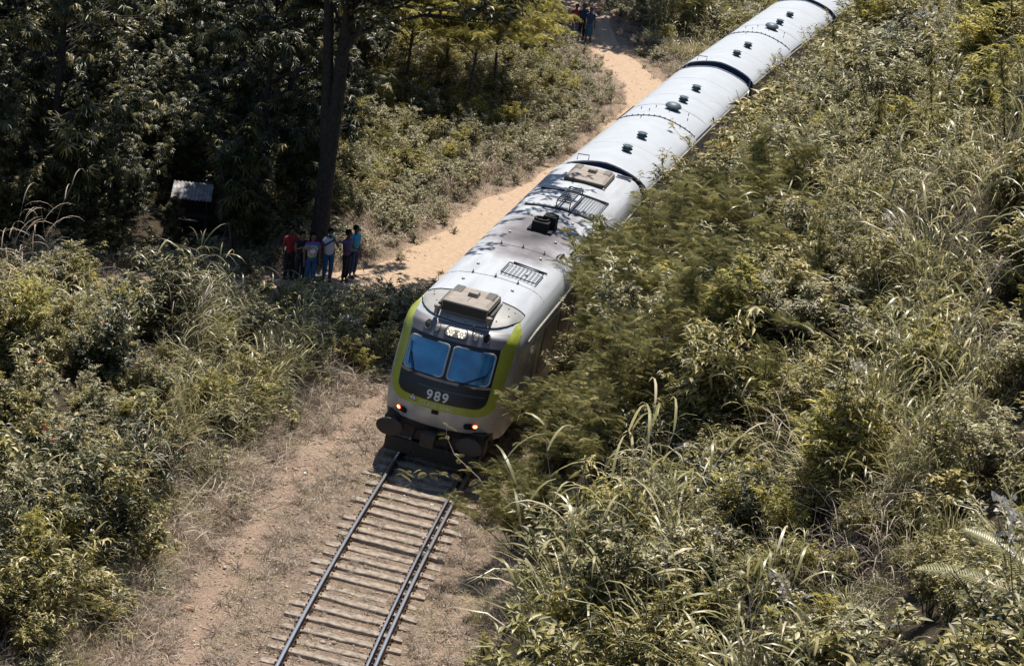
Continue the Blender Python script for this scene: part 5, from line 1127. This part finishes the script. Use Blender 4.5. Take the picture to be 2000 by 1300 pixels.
# ------------------------------------------------------------------ stall, stones and litter
def stall():
    x, y = hx, hy; z0 = float(hgt(x, y)); root = empty('stall', (x, y, z0), (0, 0, .10)); root.scale = (.9, .9, .9); tag(root, 'low open stall with a pale metal roof glimpsed in the dark under the trees', 'stall')
    tin = material('tin_roof', (.50, .51, .55), .5, metal=.1, noise=3, col2=(.20, .18, .17)); wood = material('stall_wood', (.06, .045, .035), .9, noise=5, col2=(.03, .024, .02))
    for sx in (-.55, .55):
        for sy, h_ in ((-.6, 1.28), (.6, 1.46)): MB().tube([(sx, sy, -.1), (sx, sy, h_)], .045, 6).build('post', wood, root)
    V = []; F = []; n = 44
    for k in range(n+1):
        xx = -.68+1.36*k/n; dz = .022*math.sin(k*PI/2); V += [(xx, -.8, 1.28+dz), (xx, .7, 1.5+dz), (xx, .7, 1.515+dz), (xx, -.8, 1.295+dz)]
    for k in range(n):
        for j in range(4): F.append((k*4+j, (k+1)*4+j, (k+1)*4+(j+1) % 4, k*4+(j+1) % 4))
    MB().add(V, F).build('roof', tin, root)
    MB().box((0, -.4, .65), (1.5, .4, .05)).build('counter', wood, root)
    for k in range(5): MB().box((-.52+k*.26, .63, .7), (.27, .03, 1.35)).build('back_board', wood, root)
    MB().tube([(-1.6, -1.2, .95), (-.6, -1.2, .93)], .03, 6).build('rail', M['twig_pale'], root); MB().tube([(-.9, -1.3, .72), (.3, -1.3, .70)], .03, 6).build('rail', M['twig_pale'], root)
stall()
stone_m = material('stone', (.30, .27, .24), .9, noise=7, bump=.6, col2=(.18, .16, .14)); conc = material('concrete', (.33, .31, .29), .9, noise=6, bump=.4, col2=(.22, .21, .2))
def stone(name, x, y, d, mat, label, cat, seed=0, grp=None):
    bm = bmesh.new(); bmesh.ops.create_icosphere(bm, subdivisions=3, radius=.5); r = random.Random(seed); ph = [r.uniform(0, 6) for _ in range(6)]
    for v in bm.verts:
        c = v.co.copy(); f = 1+.16*math.sin(c.x*7+ph[0])*math.cos(c.y*6+ph[1])+.1*math.sin(c.z*11+ph[2]+c.x*5); v.co = Vector((c.x*d[0], c.y*d[1], c.z*d[2]))*f
    me = bpy.data.meshes.new(name); bm.to_mesh(me); bm.free(); me.materials.append(mat); o = meshobj(name, me); o.location = (x, y, float(hgt(x, y))+d[2]*.3); o.rotation_euler.z = seed; return tag(o, label, cat, grp)
x, y = at(590, 548); o = MB().box((0, 0, .22), (.34, .3, .44)).build('concrete_block', conc, bevel=.02); o.location = (x, y+.1, float(hgt(x, y))); o.rotation_euler.z = .3; tag(o, 'grey concrete block standing between the legs of the people', 'block')
x, y = at(619, 549); stone('stone', x, y+.15, (.40, .3, .28), stone_m, 'rounded mottled stone at the feet of the person in white', 'stone', 2)
white_m = material('white_litter', (.7, .69, .66), .7); brick_m = material('orange_clod', (.42, .26, .17), .95, noise=9, bump=.5, col2=(.30, .17, .11))
for i, (px, py, d, m, lb, ct) in enumerate([(596, 926, (.13, .08, .05), white_m, 'white scrap on the dry ground left of the cab shadow', 'litter'), (546, 1047, (.13, .10, .08), brick_m, 'orange clod on the trodden trail left of the rails', 'clod'), (368, 1190, (.30, .24, .10), brick_m, 'largest pale orange clod, by the foot of the lower left bank', 'clod'), (556, 945, (.09, .07, .04), material('lime_scrap', (.4, .45, .2), .7), 'small pale green scrap beside the trodden trail', 'litter'), (838, 1121, (.08, .06, .05), white_m, 'tiny white stone right of the check rail', 'stone'), (613, 985, (.07, .06, .04), white_m, 'tiny white scrap between the trail and the sleepers', 'litter'), (503, 1158, (.07, .06, .04), stone_m, 'small grey pebble on the trail, lower left', 'stone'), (375, 545, (.36, .2, .12), stone_m, 'flat grey stone on the shaded end of the path', 'stone')]):
    x, y = at(px, py); stone({'litter': 'paper_scrap', 'clod': 'earth_clod', 'stone': 'pebble'}[ct], x, y, d, m, lb, ct, i+5)
r = np.random.default_rng(5); sm_ = Plant(); n = 900; t = r.uniform(-3.6, 2.2, n); y = r.uniform(38, 56, n); x = np.interp(y, LY, LX)+t; z = hgt(x, y); 
sm_.leaves(np.stack([x, y, z+.012], 1), np.stack([r.normal(0, 1, n), r.normal(0, 1, n), r.uniform(-.1, .25, n)], 1), r.uniform(.03, .09, n), r.uniform(.02, .05, n), LANCE, r.normal(0, .4, n), r.uniform(.3, 1, n))
tag(meshobj('fallen_leaves', sm_.mesh('fallen_leaves', [M['blade_dry']])), 'dry leaves and crumbs scattered on the trackside earth', kind='stuff')

# ------------------------------------------------------------------ people
SKIN = material('dark_skin', (.085, .042, .028), .5); SKIN2 = material('brown_skin', (.17, .085, .055), .5); HAIR = material('black_hair', (.006, .0055, .0055), .9, spec=.1); EYE = material('eye', (.10, .09, .085), .3)
def skin_mesh(nodes, edges, root_i=0, sub=1):
    me = bpy.data.meshes.new('tmp'); me.from_pydata([n[0] for n in nodes], edges, []); o = bpy.data.objects.new('tmp', me); SC.collection.objects.link(o)
    sk = o.modifiers.new('s', 'SKIN'); sk.use_smooth_shade = True; 
    for i, v in enumerate(me.skin_vertices[0].data): v.radius = nodes[i][1] if isinstance(nodes[i][1], tuple) else (nodes[i][1], nodes[i][1]); v.use_root = i == root_i
    sb = o.modifiers.new('u', 'SUBSURF'); sb.levels = sub; sb.render_levels = sub
    dg = bpy.context.evaluated_depsgraph_get(); out_ = bpy.data.meshes.new_from_object(o.evaluated_get(dg)); bpy.data.objects.remove(o); bpy.data.meshes.remove(me)
    for p in out_.polygons: p.use_smooth = True
    return out_
def person(x, y, H, face, label, shirt, trousers, skin=None, arms=((-.16, .02, -.38, .05), (.16, .02, -.38, .05)), hair='short', shoe=None, dress=False, sleeve=.55, mask=None, group=None, stride=.0, z=None):
    """arms: elbow offset and wrist offset from each shoulder, in body heights"""
    skin = skin or SKIN; root = empty('person', (x, y, float(hgt(x, y)) if z is None else z), (0, 0, face)); root.scale = (H, H, H); tag(root, label, 'person', group)
    N = []; E = []
    def nd(p, r, par=None):
        N.append((p, r)); 
        if par is not None: E.append((par, len(N)-1))
        return len(N)-1
    pel = nd((0, 0, .53), (.074, .048)); wa = nd((0, .0, .62), (.062, .042), pel); ch = nd((0, .0, .73), (.074, .044), wa); nb = nd((0, .005, .815), (.04, .032), ch); nk = nd((0, 0, .855), (.03, .03), nb)
    hd = nd((0, -.012, .905), (.052, .056), nk); h2 = nd((0, -.008, .955), (.056, .064), hd); h3 = nd((0, 0, .985), (.03, .036), h2); 
    joints = {}
    for s_, side in ((-1, 0), (1, 1)):
        st = stride*s_
        hp = nd((s_*.048, 0, .50), (.052, .052), pel); kn = nd((s_*.056, -.015-st*.4, .275), (.036, .036), hp); an = nd((s_*.06, .012-st, .05), (.022, .024), kn); nd((s_*.066, -.07-st, .022), (.022, .016), an)
        sh = nd((s_*.108, 0, .795), (.038, .036), ch); e_ = arms[side]
        el = nd((s_*.108+e_[0][0], e_[0][1], .795+e_[0][2]), (.024, .024), sh); wr = nd((s_*.108+e_[1][0], e_[1][1], .795+e_[1][2]), (.016, .015), el)
        pe = Vector(N[el][0]); pw = Vector(N[wr][0]); d = (pw-pe).normalized(); pm = pw+d*.045; pa = nd(tuple(pm), (.021, .012), wr); joints[side] = (pe, pw, pm, d); joints[(side, 'sh')] = Vector(N[sh][0])
        sx = d.cross(Vector((0, -1, .01))).normalized()
        for f in range(4):
            o_ = sx*(-.016+.0107*f); l_ = (.036, .044, .041, .031)[f]; f1 = nd(tuple(pm+o_+d*.022), .0055, pa); f2 = nd(tuple(pm+o_+d*(.022+l_*.5)+Vector((0, -.004, -.002))), .005, f1); nd(tuple(pm+o_+d*(.018+l_)+Vector((0, -.012, -.004))), .0042, f2)
        th = nd(tuple(pw+d*.02-sx*.022+Vector((0, -.006, 0))), .0062, wr); nd(tuple(pw+d*.05-sx*.034+Vector((0, -.014, 0))), .005, th)
    body = skin_mesh(N, E); body.materials.append(skin); body.name = 'body'; bo = meshobj('body', body, root)
    # face
    fc = MB(); fc.add([(-.009, -.062, .915), (.009, -.062, .915), (0, -.060, .945), (0, -.080, .918)], [(0, 1, 3), (1, 2, 3), (2, 0, 3)]); fc.build('nose', skin, bo)
    for s_ in (-1, 1):
        MB().lathe([(0, -.006), (.007, -.003), (.008, 0), (.006, .004), (0, .005)], (s_*.018, -.061, .944), 8).build('eye', EYE, bo); MB().lathe([(0, -.014), (.009, -.008), (.01, 0), (.008, .01), (0, .014)], (s_*.05, 0, .932), 8).build('ear', skin, bo)
    MB().box((0, -.062, .897), (.026, .008, .006)).build('mouth', material('lips', (.12, .04, .035), .5) if 'lips' not in bpy.data.materials else bpy.data.materials['lips'], bo)
    # shirt
    N = []; E = []
    a = nd((0, 0, .475), (.098, .072)); b = nd((0, .0, .60), (.090, .066), a); c = nd((0, .0, .73), (.108, .074), b); nd((0, .004, .83), (.062, .052), c)
    for side, s_ in ((0, -1), (1, 1)):
        sh = joints[(side, 'sh')]; pe, pw, pm, d = joints[side]; q = nd(tuple(sh), (.048, .044), c); nd(tuple(sh+(pe-sh)*max(min(sleeve, 1), .3)), (.038, .036), q)
        if sleeve > 1: nd(tuple(pe+(pw-pe)*(sleeve-1)), (.026, .024), nd(tuple(pe), (.032, .03), len(N)-1))
    m = skin_mesh(N, E); m.materials.append(shirt); m.name = 'shirt'; meshobj('shirt', m, root)
    N = []; E = []
    if dress:
        a = nd((0, 0, .56), (.088, .064)); b = nd((0, 0, .42), (.11, .085), a); nd((0, 0, .14), (.125, .10), b)
    else:
        a = nd((0, 0, .575), (.086, .061))
        for s_ in (-1, 1):
            st = stride*s_; h_ = nd((s_*.05, 0, .49), (.060, .060), a); k_ = nd((s_*.056, -.015-st*.4, .275), (.045, .046), h_); nd((s_*.06, .012-st, .06), (.036, .038), k_)
    m = skin_mesh(N, E); m.materials.append(trousers); m.name = 'skirt' if dress else 'trousers'; meshobj(m.name, m, root)
    for s_ in (-1, 1): MB().box((s_*.064, -.035-stride*s_, .016), (.05, .14, .032)).build('shoe', shoe or M['black'], root, bevel=.01)
    hb = MB(); hb.lathe([(.052, -.035), (.060, -.005), (.058, .03), (.040, .055), (0, .064)], (0, .010, .945), 14)
    if hair == 'long': hb.lathe([(.03, 0), (.055, .03), (.055, .12), (.03, .15)], (0, .035, .80), 12)
    if hair != 'none': hb.build('hair', HAIR, root, smooth='all').scale = (.95, 1.05, 1)
    if mask: MB().box((0, -.062, .905), (.062, .03, .045)).build('face_mask', mask, root, bevel=.01)
    return root
def cloth(name, c, c2=None, n=8): return material(name, c, .85, noise=n, col2=c2)
def tiedye():
    m = bpy.data.materials.new('tie_dye'); m.use_nodes = True; t = m.node_tree; b = t.nodes['Principled BSDF']; N = t.nodes.new; L = t.links.new; tc = N('ShaderNodeTexCoord'); mp = N('ShaderNodeMapping'); mp.inputs['Location'].default_value = (0, 0, -.67); L(tc.outputs['Object'], mp.inputs[0])
    ln = N('ShaderNodeVectorMath'); ln.operation = 'LENGTH'; L(mp.outputs[0], ln.inputs[0]); n = N('ShaderNodeTexNoise'); n.inputs['Scale'].default_value = 22; L(tc.outputs['Object'], n.inputs[0]); a = N('ShaderNodeMath'); a.operation = 'MULTIPLY_ADD'; a.inputs[1].default_value = .05; L(n.outputs[0], a.inputs[0]); L(ln.outputs['Value'], a.inputs[2])
    r = N('ShaderNodeValToRGB'); r.color_ramp.interpolation = 'LINEAR'; e = r.color_ramp.elements; e[0].position = .09; e[0].color = (.75, .78, .8, 1); e[1].position = .24; e[1].color = (.16, .02, .10, 1)
    for p, c in ((.105, (.7, .15, .1, 1)), (.12, (.1, .35, .6, 1)), (.14, (.6, .6, .1, 1)), (.155, (.05, .25, .15, 1)), (.175, (.05, .12, .5, 1)), (.2, (.3, .03, .25, 1))): x = e.new(p); x.color = c
    L(a.outputs[0], r.inputs[0]); L(r.outputs[0], b.inputs['Base Color']); b.inputs['Roughness'].default_value = .85; return m
jeans = cloth('blue_jeans', (.03, .12, .26), (.02, .08, .18)); jeansd = cloth('dark_jeans', (.02, .05, .10)); blackc = cloth('black_cloth', (.012, .012, .016)); redc = cloth('red_cloth', (.30, .02, .025)); whitec = cloth('white_cloth', (.72, .72, .75), (.62, .62, .66)); purp = cloth('purple_cloth', (.13, .08, .20)); cyan = cloth('cyan_cloth', (.02, .35, .55)); greyc = cloth('grey_blue_cloth', (.14, .17, .25)); bluec = cloth('blue_cloth', (.018, .045, .12)); maskc = cloth('mask_cloth', (.10, .45, .60)); skirtb = cloth('skirt_blue', (.03, .10, .17))
DOWN = (((-.03, .01, -.17), (-.03, -.03, -.31)), ((.03, .01, -.17), (.03, -.03, -.31)))
def P_(px, py, dy=0): x, y = at(px, py); return x, y+dy
GRP = 'people watching the train from the path'
x, y = P_(559, 551, .3); person(x, y, 1.60, .5, 'person in a dark red shirt, leftmost of the group on the path', redc, blackc, SKIN, DOWN, group=GRP)
x, y = P_(583, 553); pk = person(x, y, 1.57, .45, 'person in a black printed T-shirt stretching one arm out to hold a cap', blackc, blackc, SKIN2, (((-.05, -.06, -.12), (.06, -.16, -.06)), ((.03, .01, -.17), (.05, -.04, -.31))), group=GRP)
fill_pr = MB().box((.012, -.076, .675), (.075, .012, .10)).build('shirt_print', whitec, pk, bevel=.004); MB().box((-.03, -.080, .665), (.03, .008, .07)).build('print_letter', bluec, fill_pr)
x, y = P_(604, 557, -.1); person(x, y, 1.62, .3, 'long-haired person in a tie-dye T-shirt and blue jeans', tiedye(), jeans, SKIN2, DOWN, hair='long', group=GRP)
x, y = P_(637, 551); pw_ = person(x, y, 1.64, .45, 'person in a white T-shirt with a blue face mask, hands raised to the face', whitec, jeans, SKIN, (((-.06, -.04, -.13), (.05, -.13, -.02)), ((.03, -.06, -.12), (-.07, -.14, .02))), mask=maskc, group=GRP)
x, y = P_(671, 553, .15); person(x, y, 1.60, 1.15, 'person in a purple shirt and dark trousers turned towards the train', purp, blackc, SKIN, (((-.03, -.06, -.15), (-.02, -.18, -.14)), ((.02, -.05, -.15), (.0, -.17, -.14))), group=GRP)
x, y = P_(684, 549, .45); person(x, y, 1.60, 1.0, 'person in a bright cyan top at the back, rightmost of the group', cyan, bluec, SKIN, DOWN, group=GRP)
# cap held out between two people
x, y = at(596, 553); o = MB().lathe([(0, .10), (.05, .095), (.09, .06), (.105, .0), (.10, -.005), (.04, .0), (0, .0)], (0, 0, 0), 16).build('cap', material('khaki_cap', (.30, .26, .18), .85, noise=30), smooth=True); o.location = (x, y-.35, float(hgt(x, y))+1.17); tag(o, 'khaki cap held out at chest height beside the tie-dye T-shirt', 'cap')
MB().box((.0, -.13, .005), (.12, .12, .012)).build('cap_brim', bpy.data.materials['khaki_cap'], o, bevel=.004)
G2 = 'walkers at the far end of the path'
for px, py, H, f, lb, sh, tr, dr_ in [(1147, 70, 1.62, .1, 'person in a long blue-grey skirt walking at the far end of the path', bluec, skirtb, True), (1133, 66, 1.66, .2, 'person in dark blue clothes, middle of the three far walkers', bluec, blackc, False), (1119, 64, 1.6, -.1, 'person in a reddish top, leftmost of the three far walkers', redc, greyc, False)]:
    x, y = at(px, py+16); person(x, y, H, f, lb, sh, tr, SKIN, DOWN, dress=dr_, stride=.03, group=G2)

# fallen cane at the foot of the bank and a long dry stem lying on the scrub
def cane(px0, py0, px1, py1, z0, z1, r_, lb):
    a = at(px0, py0, 0); b = at(px1, py1, 0); P = [Vector((a[0]+(b[0]-a[0])*u, a[1]+(b[1]-a[1])*u, float(hgt(a[0]+(b[0]-a[0])*u, a[1]+(b[1]-a[1])*u))+z0+(z1-z0)*u+.06*math.sin(PI*u))) for u in np.linspace(0, 1, 9)]
    tag(MB().tube(P, [r_*(1-.05*k) for k in range(9)], 5).build('dry_cane', M['twig_pale'], smooth=True), lb, 'cane')
cane(318, 1062, 425, 958, .12, .55, .02, 'thin pale cane lying along the foot of the left bank')
cane(505, 1002, 560, 985, .03, .05, .012, 'short dry stick on the dead grass left of the trail')

# loose stones on the trackside earth and on the path
def gravel(name, X, Y, Z, size, mat, label):
    n = len(X); r = np.random.default_rng(9); T = np.array([(1, 0, 0), (-1, 0, 0), (0, 1, 0), (0, -1, 0), (0, 0, .7), (0, 0, -.7)], float); Fi = np.array([(0, 2, 4), (2, 1, 4), (1, 3, 4), (3, 0, 4), (2, 0, 5), (1, 2, 5), (3, 1, 5), (0, 3, 5)])
    V = T[None]*r.uniform(.6, 1.2, (n, 6, 1))*size[:, None, None]; a = r.uniform(0, 6.3, n); c, s_ = np.cos(a)[:, None], np.sin(a)[:, None]; V = np.stack([V[..., 0]*c-V[..., 1]*s_, V[..., 0]*s_+V[..., 1]*c, V[..., 2]], -1)+np.stack([X, Y, Z], 1)[:, None]
    me = np_mesh(name, V.reshape(-1, 3), np.zeros((0, 4)), [mat], tris=(Fi[None]+(np.arange(n)*6)[:, None, None]).reshape(-1, 3), rnd=np.repeat(r.uniform(0, 1, n), 6)); tag(meshobj(name, me), label, kind='stuff')
M['pebble'] = foliage('pebble', [(0, (.30, .22, .16)), (.6, (.48, .38, .29)), (1, (.62, .54, .46))], rough=.9, trans=0, spec=.2)
r = np.random.default_rng(11); n = 5200; t = r.uniform(-4.6, 2.6, n); y = r.uniform(38, 60, n); x = np.interp(y, LY, LX)+t
gravel('trackside_gravel', x, y, hgt(x, y)+.005, r.gamma(2.0, .010, n)+.006, M['pebble'], 'loose pebbles and crumbs of earth around the rails')
n = 900; i = r.integers(0, len(PATHD)-1, n); x = PATHD[i, 0]+r.normal(0, 1, n)*PATHD[i, 2]*.75; y = PATHD[i, 1]+r.uniform(-.5, .5, n); k = lateral(x, y) < -1.7; x, y = x[k], y[k]
gravel('path_gravel', x, y, hgt(x, y)+.028, r.gamma(2.0, .007, len(x))+.005, M['pebble'], 'loose pebbles lying on the sandy path')

for i, (px, py, sc, lb) in enumerate([(1810, 1215, .62, 'leafy shrub just left of the palm fronds'), (1700, 1270, .6, 'leafy shrub at the bottom edge left of the palm'), (1930, 1285, .6, 'leafy shrub in the bottom right corner under the palm'), (1250, 990, .6, 'leafy shrub on the lower slope among pale flowers'), (1380, 960, .7, 'round leafy shrub in the middle of the lower slope'), (1620, 880, .7, 'leafy shrub left of the stiff grass clump'), (1480, 640, .8, 'leafy shrub at the upper rim of the dark hollow'), (1340, 560, .85, 'leafy shrub above the feathery bushes'), (1650, 330, .9, 'leafy shrub left of the forked sapling'), (1880, 250, .9, 'leafy shrub right of the forked sapling')]):
    x, y = hill_at(px, py); single('leafy_shrub', LB[i % 2], x, y, 0, sc, lb, 'shrub', 'leafy shrubs on the open slope')
